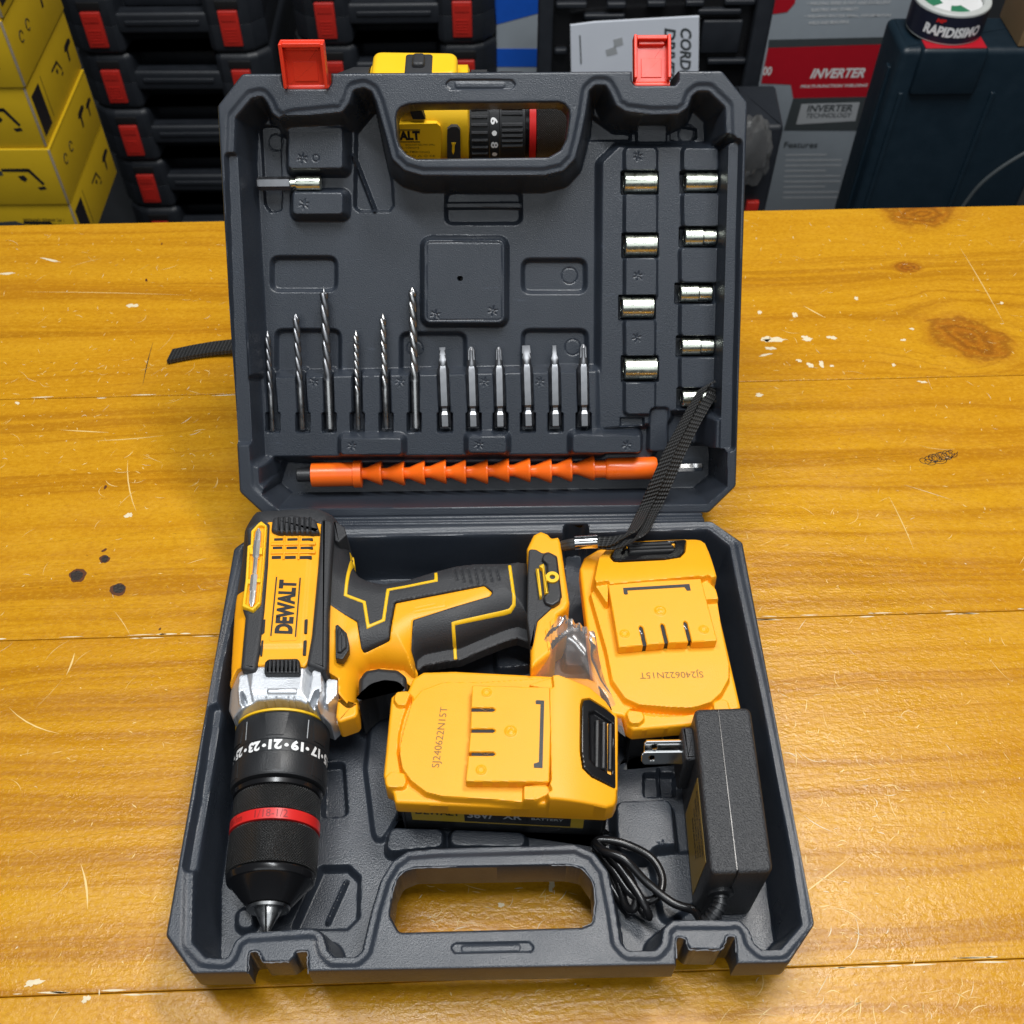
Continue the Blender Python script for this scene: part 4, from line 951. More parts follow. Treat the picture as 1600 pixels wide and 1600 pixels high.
for i in range(n):
    j = (i+1) % n; F_ += [(2*n+i, 3*n+i, 3*n+j, 2*n+j), (n+i, n+j, 3*n+j, 3*n+i), (j, i, 2*n+i, 2*n+j)]
e.add(V, F_)
e.prism(zs([(1058, 415), (1085, 412), (1085, 450), (1064, 452)], 6.17, Z7), 6.0, 6.17)
e.build('strap_bracket', M['yellow_lemon'], foot)
# inner ribs of the foot opening
e = MB()
for q in ([(1090, 740), (1120, 715), (1145, 860), (1105, 900)], [(1060, 800), (1075, 790), (1095, 905), (1080, 930)]): e.prism(zs(q, 5.5, Z7), 5.2, 5.82, .03)
e.build('foot_rib', M['orange'] if False else M['yellow'], foot)
# bit clip on the body with a double-ended bit
fr_o = rounded(zs([(300, 178), (322, 163), (362, 195), (340, 500), (315, 765), (258, 822), (180, 790), (205, 600), (220, 345), (243, 335), (247, 235)], 6.45, Z6), .05)
fr_i = rounded(zs([(305, 195), (345, 200), (326, 500), (300, 755), (252, 800), (205, 770), (228, 600), (238, 360), (262, 345), (268, 240)], 6.45, Z6), .05)
f = Field(fr_o, .03, [fr_i]); f.H += 6.5; f.edge(.05); clip = link('bit_clip', f.mesh('bit_clip', M['yellow_lemon'], 6.0, off=loc_of(drill)), drill)
e = MB()
for q in ([(232, 345), (258, 350), (262, 405), (240, 405)], [(312, 360), (330, 360), (328, 405), (308, 405)], [(215, 590), (245, 590), (245, 625), (212, 620)], [(280, 585), (318, 585), (314, 612), (282, 612)]): e.prism(zs(q, 6.42, Z6), 6.1, 6.46, .02)
e.build('clip_lug', M['yellow_lemon'], clip)
e = MB(); e.prism(fr_i, 5.9, 6.27); e.build('clip_bed', M['yellow'], clip)
e = MB(); e.prism(zs([(195, 815), (305, 815), (285, 1250), (168, 1235)], 6.0, Z6), 5, 6.02) if False else None
# yellow flanks on the far side
e = MB(); e.prism(rounded(zs([(128, 860), (165, 838), (190, 870), (180, 1000), (135, 960)], 5.0, Z6), .08), 3.6, 5.0, .2); e.build('side_boss', M['yellow'], drill)
def bit2(name, label, p, q):
    p = np.array(p); q = np.array(q); L = np.linalg.norm(q-p); ax = (q-p)/L; c = (p+q)/2
    t = thing(name, label, 'driver bit', c)
    e = MB(); e.lathe([(-L*.32, .05), (-L*.32, .19), (-L*.12, .19), (-L*.1, .12), (L*.1, .12), (L*.12, .19), (L*.32, .19), (L*.32, .05)], c, ax, 6); e.build('shank', M['bright'], t, sharp=20)
    for s in (-1, 1):
        e = MB(); V = []; n = 16; prof = ((.32, .16), (.36, .17), (.45, .15), (.5, .05))
        for tt, r in prof:
            for i in range(n):
                a = 2*math.pi*i/n; k = .55+.45*abs(math.cos(2*a)); e2_ = np.cross(ax, V3(0, 0, 1)); e1_ = V3(0, 0, 1)
                V.append(c+s*ax*L*tt+r*k*(math.cos(a)*e1_+math.sin(a)*e2_))
        F_ = [(k*n+i, k*n+(i+1) % n, (k+1)*n+(i+1) % n, (k+1)*n+i) for k in range(3) for i in range(n)]+[tuple(range(3*n, 4*n))]
        e.add(V, F_); e.build('tip', M['bright'], t)
bit2('double_ended_bit', 'shiny double-ended screwdriver bit clipped in the yellow holder on the drill', at_z(340+302/4.706, 780+215/4.706, 6.45), at_z(340+250/4.706, 780+790/4.706, 6.45))

# wrist strap tied to the drill foot, draped over the lid
ws = thing('wrist_strap', 'black woven wrist strap draped from the drill foot over the orange shaft', 'wrist strap', (6, -1, 6))
def LPt(px, py, q): return lid_pt(px, py, q)
w1 = [at_z(878, 851, 5.4), at_z(893, 848, 6.0), at_z(905, 847, 6.1)]
e = MB(); e.tube(w1, .22, 8); e.tube([q+V3(0, -.22, 0) for q in w1], .2, 8); e.build('cord', M['web'], ws)
e = MB(); a, b = at_z(899, 848, 6.2), at_z(934, 846, 6.4); e.lathe([(0, .30), (0, .36), (np.linalg.norm(b-a), .36), (np.linalg.norm(b-a), .30)], a, b-a, 24); e.build('ferrule', M['chrome'], ws)
pathA = [at_z(934, 847, 6.4), at_z(960, 845, 6.5), at_z(986, 832, 6.5), LPt(1006, 797, -.8), LPt(1026, 752, -.6), LPt(1046, 705, -.2), LPt(1068, 662, .4), LPt(1086, 628, .9), LPt(1099, 608, 1.1), LPt(1108, 601, 1.3)]
pathB = [at_z(934, 851, 6.2), at_z(968, 851, 6.3), at_z(1000, 838, 6.2), LPt(1020, 800, -.6), LPt(1040, 758, -.3), LPt(1060, 712, .1), LPt(1082, 668, .7), LPt(1100, 636, 1.2), LPt(1113, 615, 1.5), LPt(1111, 605, 1.5)]
wA = [V3(.05, .32, 0), V3(.2, .32, .0), V3(.34, .18, .0), V3(.40, .10, .05), V3(.42, .1, .08), V3(.40, .1, .12), V3(.38, .12, .15), V3(.36, .12, .18), V3(.36, .1, .2), V3(.36, .1, .2)]
wA = [q*.95 for q in wA]
e = MB(); e.ribbon(pathA, wA, .05, dens=12); e.ribbon(pathB, [q*V3(.9, .9, -1.4) for q in wA], .05, dens=12); e.build('webbing', M['web'], ws)

# ------------------------------------------------------------------ battery packs (one built, one copied)
BA = math.radians(-4.0); BC = V3(.62, -14.25, .94)
def bl(pts, z, zoom=(3.8095, 580, 1020)):
    out = []
    for a, b in pts:
        P = at_z(zoom[1]+a/zoom[0], zoom[2]+b/zoom[0], z)-BC; out.append((P[0]*math.cos(BA)+P[1]*math.sin(BA), -P[0]*math.sin(BA)+P[1]*math.cos(BA)))
    return out
bat = thing('battery_pack', 'amber battery pack lying crosswise above the tray handle opening', 'battery pack', BC, (0, 0, BA), 'amber battery packs in the tray')
ZB = -BC[2]
skirt = rounded(bl([(72, 725), (118, 262), (150, 235), (215, 228), (248, 150), (310, 112), (500, 106), (1290, 148), (1375, 185), (1432, 268), (1468, 380), (1466, 880), (1445, 925), (1400, 945), (140, 892), (128, 830), (88, 812)], 5.0), .18)
f = Field(skirt, .034); f.H += 5.0+ZB
plat = bl([(172, 620), (178, 480), (215, 330), (300, 225), (430, 178), (640, 178), (1080, 150), (1070, 905), (700, 868), (430, 852), (330, 828), (240, 760), (190, 690)], 5.4)
f.lift(plat, 5.42+ZB, .13, .35)
hump = bl([(1062, 150), (1110, 140), (1300, 195), (1400, 262), (1462, 360), (1462, 800), (1455, 900), (1380, 935), (1075, 900), (1050, 835), (1075, 760)], 6.0)
sdh = sd_poly(rounded(hump, .3), f.X, f.Y); uu = f.X; U0 = bl([(1075, 500)], 6.0)[0][0]; U1 = bl([(1462, 500)], 6.0)[0][0]
zh = 6.15-0.85*np.clip((uu-U0)/(U1-U0), 0, 1)**1.6
t = sstep(1-sdh/.16); f.H = f.H*(1-t)+np.maximum(f.H, zh+ZB)*t
block = bl([(600, 195), (1075, 208), (1060, 772), (562, 768), (590, 480)], 6.0)
# flank walls beside the block
f.lift(bl([(935, 192), (1070, 150), (1078, 215), (1035, 210)], 5.9), 5.9+ZB, .1, .05); f.lift(bl([(912, 792), (1040, 780), (1065, 830), (985, 868), (912, 868)], 5.8), 5.75+ZB, .1, .05)
tabs = (bl([(150, 238), (215, 232), (245, 262), (230, 310), (160, 312), (140, 280)], 5.2), bl([(88, 745), (120, 712), (190, 720), (205, 760), (195, 800), (100, 800), (80, 770)], 5.2))
for q in tabs: f.lift(q, 5.25+ZB, .1, .2)
f.sink(bl([(238, 240), (250, 310), (200, 480), (172, 600), (190, 705), (170, 720), (150, 600), (160, 480), (185, 380)], 5.0), 4.8+ZB, .1, .05)
f.sink(bl([(1240, 330), (1250, 285), (1300, 270), (1400, 312), (1480, 352), (1480, 800), (1400, 772), (1310, 742), (1255, 695), (1240, 600)], 5.75), 5.3+ZB, .06, .12)
f.edge(.16)
shell = link('upper_shell', f.mesh('upper_shell', M['yellow'], 4.0+ZB), bat)
e = MB(); e.prism(offset(rounded(skirt, .3), -.32), 0, 4.6+ZB, 0, bb=.5); low = e.build('lower_case', M['black'], bat, local=True)
# contact block with slots and retaining bracket
f = Field(rounded(block, .08), .035, [rounded(bl([(520, y-11), (725, y-11), (742, y), (725, y+11), (520, y+11)], 6.0), .05) for y in (340, 465, 603)]); f.H += 6.05+ZB
for c_, r in (((830, 472), .22), ((688, 242), .18), ((655, 702), .18)): f.ring(bl([c_], 6.0)[0], r, .05, .08)
f.lift(bl([(825, 462), (838, 462), (838, 480), (825, 480)], 6.05), .05, .12, .05, rel=True)
f.edge(.05); blk = link('contact_block', f.mesh('contact_block', M['yellow'], 5.2+ZB), bat)
e = MB(); e.prism(bl([(978, 290), (985, 282), (1030, 285), (1020, 686), (968, 684), (968, 660), (985, 655), (998, 650), (1008, 306), (980, 305)], 6.06), 5.6+ZB, 6.075+ZB); e.build('bracket_slot', M['black'], blk, local=True)
e = MB()
for y in (340, 603): 
    q = [V3(*bl([(a, b)], 5.9)[0], 5.955+ZB) for a, b in ((648, y-4), (680, y+7), (715, y-4))]
    e.tube([q[0], q[1]], .022, 5); e.tube([q[1], q[2]], .022, 5)
q = bl([(600, 458), (720, 458), (720, 472), (600, 472)], 5.9); e.prism(q, 5.3+ZB, 5.6+ZB)
e.build('contact_blade', M['steel'], blk, local=True)
e = MB()
for y in (340, 465, 603): e.prism(bl([(598, y-16), (745, y-16), (745, y+16), (598, y+16)], 5.95), 5.1+ZB, 5.93+ZB)
e.build('slot_shade', M['hole'], blk, local=True)  # near-black fill just under the slot mouths paints their inner shade
e = MB(); put_text(e, 'SJ240622N15T', V3(*bl([(415, 500)], 5.42)[0], 5.437+ZB), V3(*(np.array(bl([(440, 322)], 5.42)[0])-np.array(bl([(388, 682)], 5.42)[0])), 0), V3(*(np.array(bl([(383, 500)], 5.42)[0])-np.array(bl([(447, 502)], 5.42)[0])), 0)*.9, bold=.0)
e.build('date_stamp', M['stamp'], shell, local=True)
# latch button
bq = bl([(1252, 330), (1262, 292), (1300, 280), (1400, 320), (1456, 352), (1460, 790), (1400, 765), (1310, 735), (1262, 690), (1250, 600)], 5.75)
fb = Field(rounded(bq, .12), .035); fb.H = 6.20-0.85*np.clip((fb.X-U0)/(U1-U0), 0, 1)**1.6+ZB
fb.sink(bl([(1290, 360), (1330, 345), (1445, 400), (1440, 720), (1330, 680), (1295, 640)], 5.7), -.22, .12, .1, rel=True)
fb.edge(.06); but = link('latch_button', fb.mesh('latch_button', M['gloss'], 5.2+ZB), bat)
e = MB()
for x in (1345, 1385, 1425):
    q = bl([(x-12, 400+(x-1345)*.1), (x+12, 402), (x+8, 690), (x-15, 685)], 5.65); u = q[0][0]; zt = 6.17-0.85*max(0, (u-U0)/(U1-U0))**1.6+ZB
    e.prism(rounded(q, .03, 2), zt-.35, zt, .05)
e.build('button_rib', M['black'], but, local=True)
# side label on the lower case (near side)
ls = offset(rounded(skirt, .3), -.32); vmin = min(q[1] for q in ls)
e = MB(); x0, x1 = -3.4, 3.0
def lab(mb_, xa, xb, z0, z1, dy): mb_.box(xa, vmin-dy, z0, xb, vmin-.005, z1)
lab(e, -4.2, 3.9, 1.7, 3.35, .03); e.build('side_label', M['label_y'], low, local=True)
e = MB(); lab(e, -1.7, 3.3, 1.85, 3.2, .045); e.build('label_panel', M['ink'], low, local=True)
e = MB(); put_text(e, 'DEWALT', V3(-2.95, vmin-.05, 2.75), V3(2.1, 0, 0), V3(0, 0, .62), bold=.03); e.build('label_brand', M['ink'], low, local=True)
e = MB(); put_text(e, '36V/', V3(-.95, vmin-.065, 2.7), V3(1.2, 0, 0), V3(0, 0, .7), bold=.03); put_text(e, 'XR', V3(.55, vmin-.065, 2.7), V3(.9, 0, 0), V3(0, 0, .6), bold=.02)
put_text(e, 'Li-ION', V3(2.2, vmin-.065, 2.95), V3(1.5, 0, 0), V3(0, 0, .25)); put_text(e, 'BATTERY', V3(2.2, vmin-.065, 2.6), V3(1.5, 0, 0), V3(0, 0, .25))
e.build('label_print', M['palegrey'], low, local=True)
umin = min(q[0] for q in ls)
e = MB(); 
e.tube([V3(umin-.03, a, b) for a, b in ((-.6, 2.2), (.9, 2.2), (.9, 2.9), (-.6, 2.9), (-.6, 2.2))], .04, 5); e.tube([V3(umin-.03, -.35, 2.4), V3(umin-.03, -.35, 2.7)], .1, 5)
e.tube([V3(umin-.03, 0, 2.4), V3(umin-.03, 0.05, 2.7)], .08, 5)
e.build('battery_symbol', M['label_y'], low, local=True)
bat2 = dup(bat, 'amber battery pack standing lengthwise in the tray corner beside the lid hinge'); bat2.location = Vector((9.3, -7.35, .94))*S; bat2.rotation_euler = (0, 0, math.radians(92.6))

# ------------------------------------------------------------------ charger
ch = thing('charger', 'black power adapter with two-prong plug standing against the right wall of the tray', 'charger', (11, -16.8, .9))
top = [at_z(1084, 1107, 6.5), at_z(1173, 1104, 6.5), at_z(1209, 1362, 6.5), at_z(1110, 1366, 6.5)]
P = rounded([(q[0], q[1]) for q in top], .36, 5)
e = MB(); e.prism(P, .95, 6.5, .2, 4, bb=.2); e.build('adapter_body', M['charger'], ch)
a, b = (top[0]+top[1])/2, (top[2]+top[3])/2
e = MB(); dirv = (b-a)/np.linalg.norm(b-a); s0 = a+dirv*.12; s1 = b-dirv*.12
e.tube([s0+V3(-.2, 0, .0), s1+V3(-.2, 0, .0)], .035, 6); e.tube([s1+V3(-.2, -.0, 0), V3(s1[0]-.2, s1[1]-.13, 6.3), V3(s1[0]-.2, s1[1]-.13, 1.5)], .035, 6)
e.build('seam', M['gloss'], ch)
# label on its left side
l0, l1 = top[0], top[3]; d = (l1-l0); nrm = V3(d[1], -d[0], 0); nrm /= np.linalg.norm(nrm); nrm = nrm if nrm[0] < 0 else -nrm
def cs(t, z, o=0.02): return l0+d*t+nrm*o+V3(0, 0, z-6.5)
e = MB(); V = [cs(.40, 5.75), cs(.90, 5.75), cs(.90, 1.6), cs(.40, 1.6)]; V += [v-nrm*.02 for v in V]
e.add(V, [(0, 1, 2, 3), (0, 4, 5, 1), (1, 5, 6, 2), (2, 6, 7, 3), (3, 7, 4, 0)]); e.build('rating_label', M['charger_label'], ch)
e = MB(); 
for i, tstr in enumerate(('AC/DC ADAPTOR', 'INPUT: 100-240V', 'OUTPUT: DC', '50/60Hz')): put_text(e, tstr, cs(.65, 5.3-i*.6, .03), d*(.40-.05*i), V3(0, 0, .34))
e.build('label_text', M['ink'], ch)
pz = 4.9
e = MB(); q0 = at_z(1064, 1135, 5.6); q1 = at_z(1086, 1187, 5.6)
px0, px1 = q0[0], top[0][0]+.15; e.prism(rounded([(px0, q1[1]-.0), (px1, q1[1]), (px1, q0[1]), (px0, q0[1])], .15), 2.4, 5.6, .15); e.build('plug_base', M['charger'], ch)
def prong(pxs, z):
    a = at_z(*pxs[0], z); b = at_z(*pxs[1], z); yv = (a[1]+b[1])/2
    # flat blade seen on its broad face: hole near the tip
    x0, x1 = a[0], px0+.1; hz = .32; n = 20
    V = []; F_ = []; hole = V3(x0+.48, 0, z)
    out = [(x0+.1, z-hz), (x1, z-hz), (x1, z+hz), (x0+.1, z+hz), (x0, z+hz-.14), (x0, z-hz+.14)]
    return x0, x1, yv, z
e = MB()
for (ax_, ay_), zz in (((1006, 1167), 5.0), ((1002, 1184), 5.0)):
    a = at_z(ax_, ay_, zz); x0 = a[0]; x1 = px0+.1; yv = a[1]; cc = .32
    outl = [(x0+.12, -cc), (x1, -cc), (x1, cc), (x0+.12, cc), (x0, cc-.16), (x0, -cc+.16)]
    f = Field(ccw(outl), .03, [[(x0+.5+.13*math.cos(t_), .13*math.sin(t_)) for t_ in np.linspace(0, 2*math.pi, 16, endpoint=False)]]); f.H += .07; f.edge(.02)
    me_ = f.mesh('prong', M['chrome'], -.07); o = link('prong', me_, ch)
    lo = V3(0, yv, zz)-loc_of(ch); o.location = Vector(lo)*S; o.rotation_euler = (math.radians(52), 0, 0)
cend = at_z(1112, 1372, 5.0)
e = MB(); ys = top[3][1]; xs_ = at_z(1126, 1400, 4.2)[0]
srp = [V3(xs_, ys+.1, 4.3), V3(xs_-.05, ys-.45, 4.2), V3(xs_-.4, ys-.95, 4.0), V3(xs_-.85, ys-1.25, 3.7)]
e.lathe([(0, .55), (.2, .55), (.25, .35)], V3(xs_, ys+.05, 4.3), V3(0, -1, 0), 20)
e.tube(srp, .27, 14); sp_ = smooth_path(srp, 10)
for k in range(6, len(sp_)-1, 4):
    tdir = sp_[k+1]-sp_[k]; e.lathe([(-.06, .3), (-.05, .345), (.05, .345), (.06, .3)], sp_[k], tdir, 18)
e.build('strain_relief', M['black'], ch)
CBL = [srp[-1], at_z(1084, 1423, 3.0), at_z(1050, 1410, 2.8), at_z(1010, 1378, 3.0), at_z(975, 1342, 3.4), at_z(945, 1330, 3.2), at_z(932, 1318, 2.6), at_z(940, 1312, 2.6), at_z(975, 1318, 2.6), at_z(1015, 1338, 2.4), at_z(1034, 1368, 2.4), at_z(1030, 1398, 2.4), at_z(1010, 1408, 2.2), at_z(985, 1395, 2.2), at_z(960, 1360, 2.2), at_z(935, 1330, 2.2), at_z(930, 1318, 1.8), at_z(955, 1345, 2.0), at_z(985, 1385, 2.0), at_z(1005, 1425, 1.9), at_z(1014, 1432, 2.2), at_z(1005, 1410, 2.6), at_z(990, 1385, 2.7), at_z(965, 1350, 2.8), at_z(938, 1325, 2.8)]
e = MB(); e.tube(CBL, .2, 10)
C2 = [at_z(930, 1322, 1.6), at_z(950, 1350, 1.6), at_z(968, 1385, 1.6), at_z(978, 1415, 1.7), at_z(990, 1420, 2.0), at_z(994, 1395, 2.2), at_z(978, 1362, 2.3), at_z(950, 1335, 2.3), at_z(928, 1318, 2.0)]
e.tube(C2, .2, 10); C3 = [at_z(925, 1330, 1.3), at_z(950, 1375, 1.3), at_z(970, 1408, 1.3), at_z(985, 1428, 1.5)]; e.tube(C3, .2, 10)
e.build('cable', M['cable'], ch)

# ------------------------------------------------------------------ small clear bag between the packs
bg = MB(); n, m_ = 26, 26; V = []
corn = [at_z(868, 962, 6.4), at_z(925, 985, 6.2), at_z(975, 1145, 4.4), at_z(826, 1060, 4.4)]
ph = rng.random((6, 4))*6.28
for j in range(m_+1):
    for i in range(n+1):
        u, v = i/n, j/m_; q = (corn[0]*(1-u)+corn[1]*u)*(1-v)+(corn[3]*(1-u)+corn[2]*u)*v
        puff = math.sin(math.pi*u)*math.sin(math.pi*min(1, v*1.1))*.9
        rip = sum(.10/(k+1)*math.sin((3+2*k)*u*3+(2+3*k)*v*2.2+ph[k][0])*(1 if k % 2 else math.cos(4*v+ph[k][1])) for k in range(4))
        fan = .12*math.sin(u*34)*max(0, 1-v*5)
        V.append(q+V3(.1*math.sin(7*v+ph[0][2]), .15*math.sin(5*u+ph[1][2]), puff+rip+fan))
bg.add(V, [(j*(n+1)+i, j*(n+1)+i+1, (j+1)*(n+1)+i+1, (j+1)*(n+1)+i) for j in range(m_) for i in range(n)])
bag = bg.build('plastic_bag', M['film'], None, sharp=18); tag(bag, 'crumpled clear plastic bag stuffed between the drill foot and both battery packs', 'plastic bag')

# ------------------------------------------------------------------ tools held in the lid
LM = Matrix.Translation(Vector(LO)*S) @ Matrix.Rotation(TILT, 4, 'X')
def lid_thing(name, label, cat, x, s, q, rz, group=None):
    t = thing(name, label, cat, group=group); t.matrix_world = LM @ Matrix.Translation(Vector((x, s, -q))*S) @ Matrix.Rotation(rz, 4, 'Z'); return t
def twist(mb_, R, L0, L1, pitch, n=20, k=90, tip=.6):           # flutes along +y
    V = []; F_ = []
    for j in range(k+1):
        y = L0+(L1-L0)*j/k; a0 = 2*math.pi*(y-L0)/pitch; sc_ = min(1, (L1-y)/tip+.12) if y > L1-tip else 1; dep = min(1, (y-L0)/.5)
        for i in range(n):
            a = 2*math.pi*i/n; c = abs(math.cos(a)); r = R*sc_*(1-dep*.48*(1-c**.55)); V.append((r*math.cos(a+a0), y, r*math.sin(a+a0)))
    F_ = [(j*n+i, (j+1)*n+i, (j+1)*n+(i+1) % n, j*n+(i+1) % n) for j in range(k) for i in range(n)]
    F_.append(tuple(range(n))); F_.append(tuple(k*n+i for i in range(n-1, -1, -1))); mb_.add(V, F_)
M['dark_steel'] = pbr('dark_steel', (0.27, 0.275, 0.29), 0.40, metal=1, var=0.2, vscale=300, rvar=0.08)
DB = [((418, 517), (426, 674), 9.5, .36, .155, 1.25, 'thin dark twist drill bit, shortest of the three at the left end of the row', 1), ((462, 490), (473, 671), 12, .4, .20, 1.6, 'medium dark twist drill bit, second from the left in the row', 1),
      ((506, 455), (516, 671), 15, .42, .24, 2.0, 'long brad-point twist drill bit with a spike tip, third from the left', 1), ((556, 516), (560, 671), 10, .4, .155, .95, 'thin shiny twist drill bit, shortest of the bright ones left of centre', 0),
      ((598, 490), (604, 670), 12, .4, .19, 1.3, 'medium shiny twist drill bit standing just left of the thickest bit', 0), ((644, 449), (650, 670), 14, .4, .235, 1.7, 'longest and thickest shiny twist drill bit, beside the first driver bit', 0)]
for (tp, bt, wpx, fr_, R, pitch, lab_, dk) in DB:
    p = at_lid(*bt, 2.35); q = at_lid(*tp, 2.35); L = np.linalg.norm(q-p); ang = math.atan2(q[1]-p[1], q[0]-p[0])-math.pi/2
    t = lid_thing('drill_bit', lab_, 'drill bit', p[0], p[1], 2.35, ang, 'drill bits in the lid')
    sh = L*(.34 if not dk else .36)
    e = MB(); e.lathe([(0, R*.7), (.06, R*.92), (sh, R*.92), (sh+.05, R*.9)], (0, 0, 0), (0, 1, 0), 20); e.build('shank', M['steel'], t, local=True)
    e = MB(); twist(e, R*1.06, sh, L, pitch, tip=.35 if 'brad' not in lab_ else .12); e.build('flutes', M['dark_steel'] if dk else M['steel'], t, local=True, sharp=50)
    if 'brad' in lab_:
        e = MB(); e.lathe([(L-.1, .1), (L, .06), (L+.22, .01)], (0, 0, 0), (0, 1, 0), 10); e.build('brad_point', M['steel'], t, local=True)
SB = [((691, 542), (696, 667), 's', .17, 'slotted driver bit with a narrow flat tip, first right of the drill bits'), ((736, 542), (740, 667), 'p', .24, 'large cross-tip driver bit, second in the row of driver bits'), ((779, 542), (782, 667), 'p', .20, 'cross-tip driver bit with a slim point, third in the row of driver bits'),
      ((822, 539), (826, 666), 's', .25, 'slotted driver bit with the broadest flat tip, fourth in the row'), ((866, 539), (868, 666), 's', .13, 'slotted driver bit with a thin stepped blade, fifth in the row'), ((911, 538), (913, 666), 'p', .23, 'engraved cross-tip driver bit at the right end of the row')]
for (tp, bt, kind_, tw, lab_) in SB:
    p = at_lid(*bt, 2.3); q = at_lid(*tp, 2.3); L = np.linalg.norm(q-p); ang = math.atan2(q[1]-p[1], q[0]-p[0])-math.pi/2
    t = lid_thing('driver_bit', lab_, 'driver bit', p[0], p[1], 2.3, ang, 'driver bits in the lid'); R = .345
    hx = lambda e, pr: e.lathe(pr, (0, 0, 0), (0, 1, 0), 6, ref=(.5, 0, .866))
    e = MB(); hx(e, [(0, R*.8), (.06, R), (L*.16, R), (L*.2, R*.72), (L*.235, R*.72), (L*.27, R), (L*.72, R), (L*.77, R*.74)]); e.build('hex_shank', M['dark_steel'], t, local=True, sharp=20)
    e = MB(); V = []; n = 24
    prof = [(.765, .72*R, 0), (.80, .25, .0), (.84, .21, .4), (.90, .22, 1), (.96, .20, 1), (1.0, .07, 1)]
    for (f_, r, m_) in prof:
        for i in range(n):
            a = 2*math.pi*i/n
            if kind_ == 'p':
                k = 1-m_*.5*(1-abs(math.cos(2*a))**.7); V.append((r*k*math.cos(a)*tw/.22, f_*L, r*k*math.sin(a)*tw/.22))
            else:
                th_ = .25*(1-m_)+m_*(.10 if f_ < .95 else .06); wd_ = .25*(1-m_)+m_*tw
                rr = 1/max(abs(math.cos(a))/wd_, abs(math.sin(a))/th_) if m_ > 0 else r
                V.append((rr*math.cos(a), f_*L if f_ < .99 else L*.995, rr*math.sin(a)))
    e.add(V, [(j*n+i, (j+1)*n+i, (j+1)*n+(i+1) % n, j*n+(i+1) % n) for j in range(len(prof)-1) for i in range(n)]+[tuple((len(prof)-1)*n+i for i in range(n-1, -1, -1))])
    e.build('tip', M['dark_steel'], t, local=True, sharp=30)
def socket(label, xa, xb, yc, hw, stepped, name='socket'):
    p = at_lid(xa, yc, 2.35); q = at_lid(xb, yc, 2.35); L = q[0]-p[0]; R = hw/30.0
    t = lid_thing(name, label, 'socket', p[0], p[1], 2.45, 0, 'sockets in the lid'); e = MB()
    if stepped: pr = [(.5, R*.62), (.02, R*.66), (0, R*.78), (.03, R*.95), (.07, R), (L*.12, R), (L*.13, R*.97), (L*.17, R*.97), (L*.18, R), (L*.56, R), (L*.6, R*.86), (L*.63, R*.86), (L*.66, R*.9), (L-.05, R*.9), (L, R*.84), (L, R*.5), (L-.4, R*.48)]
    else: pr = [(.5, R*.70), (.02, R*.72), (0, R*.82), (.03, R*.96), (.07, R), (L*.9, R), (L*.91, R*.98), (L*.94, R*.98), (L*.95, R), (L-.04, R), (L, R*.92), (L, R*.5), (L-.4, R*.48)]
    e.lathe(pr, (0, 0, 0), (1, 0, 0), 40); b = e.build('socket_barrel', M['zinc'], t, local=True, sharp=30)
    e = MB()
    for k in range(3):
        e.box(L*.70+k*.11, -.22, R*.98, L*.70+k*.11+.06, -.05, R*1.003)
    e = MB(); n = 22; tb_ = 0
    ang_n = 26; V = [(.03, R*.70*math.cos(2*math.pi*i/ang_n)*(.88+.12*(i % 2)), R*.70*math.sin(2*math.pi*i/ang_n)*(.88+.12*(i % 2))) for i in range(ang_n)]
    e.add(V, [tuple(range(ang_n-1, -1, -1))]); e.build('bore', M['hole'], t, local=True)
    return t
for i, ((yc, xc, xa, xb, hw), lb) in enumerate(zip(SOCL, ('plain zinc socket at the top of the inner socket column', 'plain zinc socket second from the top in the inner socket column', 'plain zinc socket third from the top in the inner socket column', 'engraved thick zinc socket at the bottom of the inner socket column'))): socket(lb, xa, xb, yc, hw, False)
for i, ((yc, xc, xa, xb, hw, k), lb) in enumerate(zip(SOCR, ('engraved plain zinc socket at the top of the outer socket column', 'stepped zinc socket second from the top in the outer socket column', 'stepped zinc socket in the middle of the outer socket column', 'stepped zinc socket just above the strapped one in the outer column', 'zinc socket half hidden under the black strap'))): socket(lb, xa, xb, yc, hw, k)
# hex adapter
p = at_lid(401, 287, 2.3); q = at_lid(502, 289, 2.3); L = q[0]-p[0]
t = lid_thing('socket_adapter', 'short hex socket adapter lying across the upper left pads of the lid', 'adapter', p[0], p[1], 2.3, 0)
e = MB(); e.lathe([(0, .2), (.08, .34), (.2, .37), (L*.52, .37), (L*.54, .3)], (0, 0, 0), (1, 0, 0), 6, ref=(0, .5, .866)); e.build('hex_shank', M['dark_steel'], t, local=True, sharp=20)
e = MB(); e.lathe([(L*.53, .3), (L*.58, .26), (L*.61, .26), (L*.62, .38), (L*.66, .40), (L-.05, .40), (L, .34)], (0, 0, 0), (1, 0, 0), 28); e.build('square_end', M['zinc'], t, local=True)
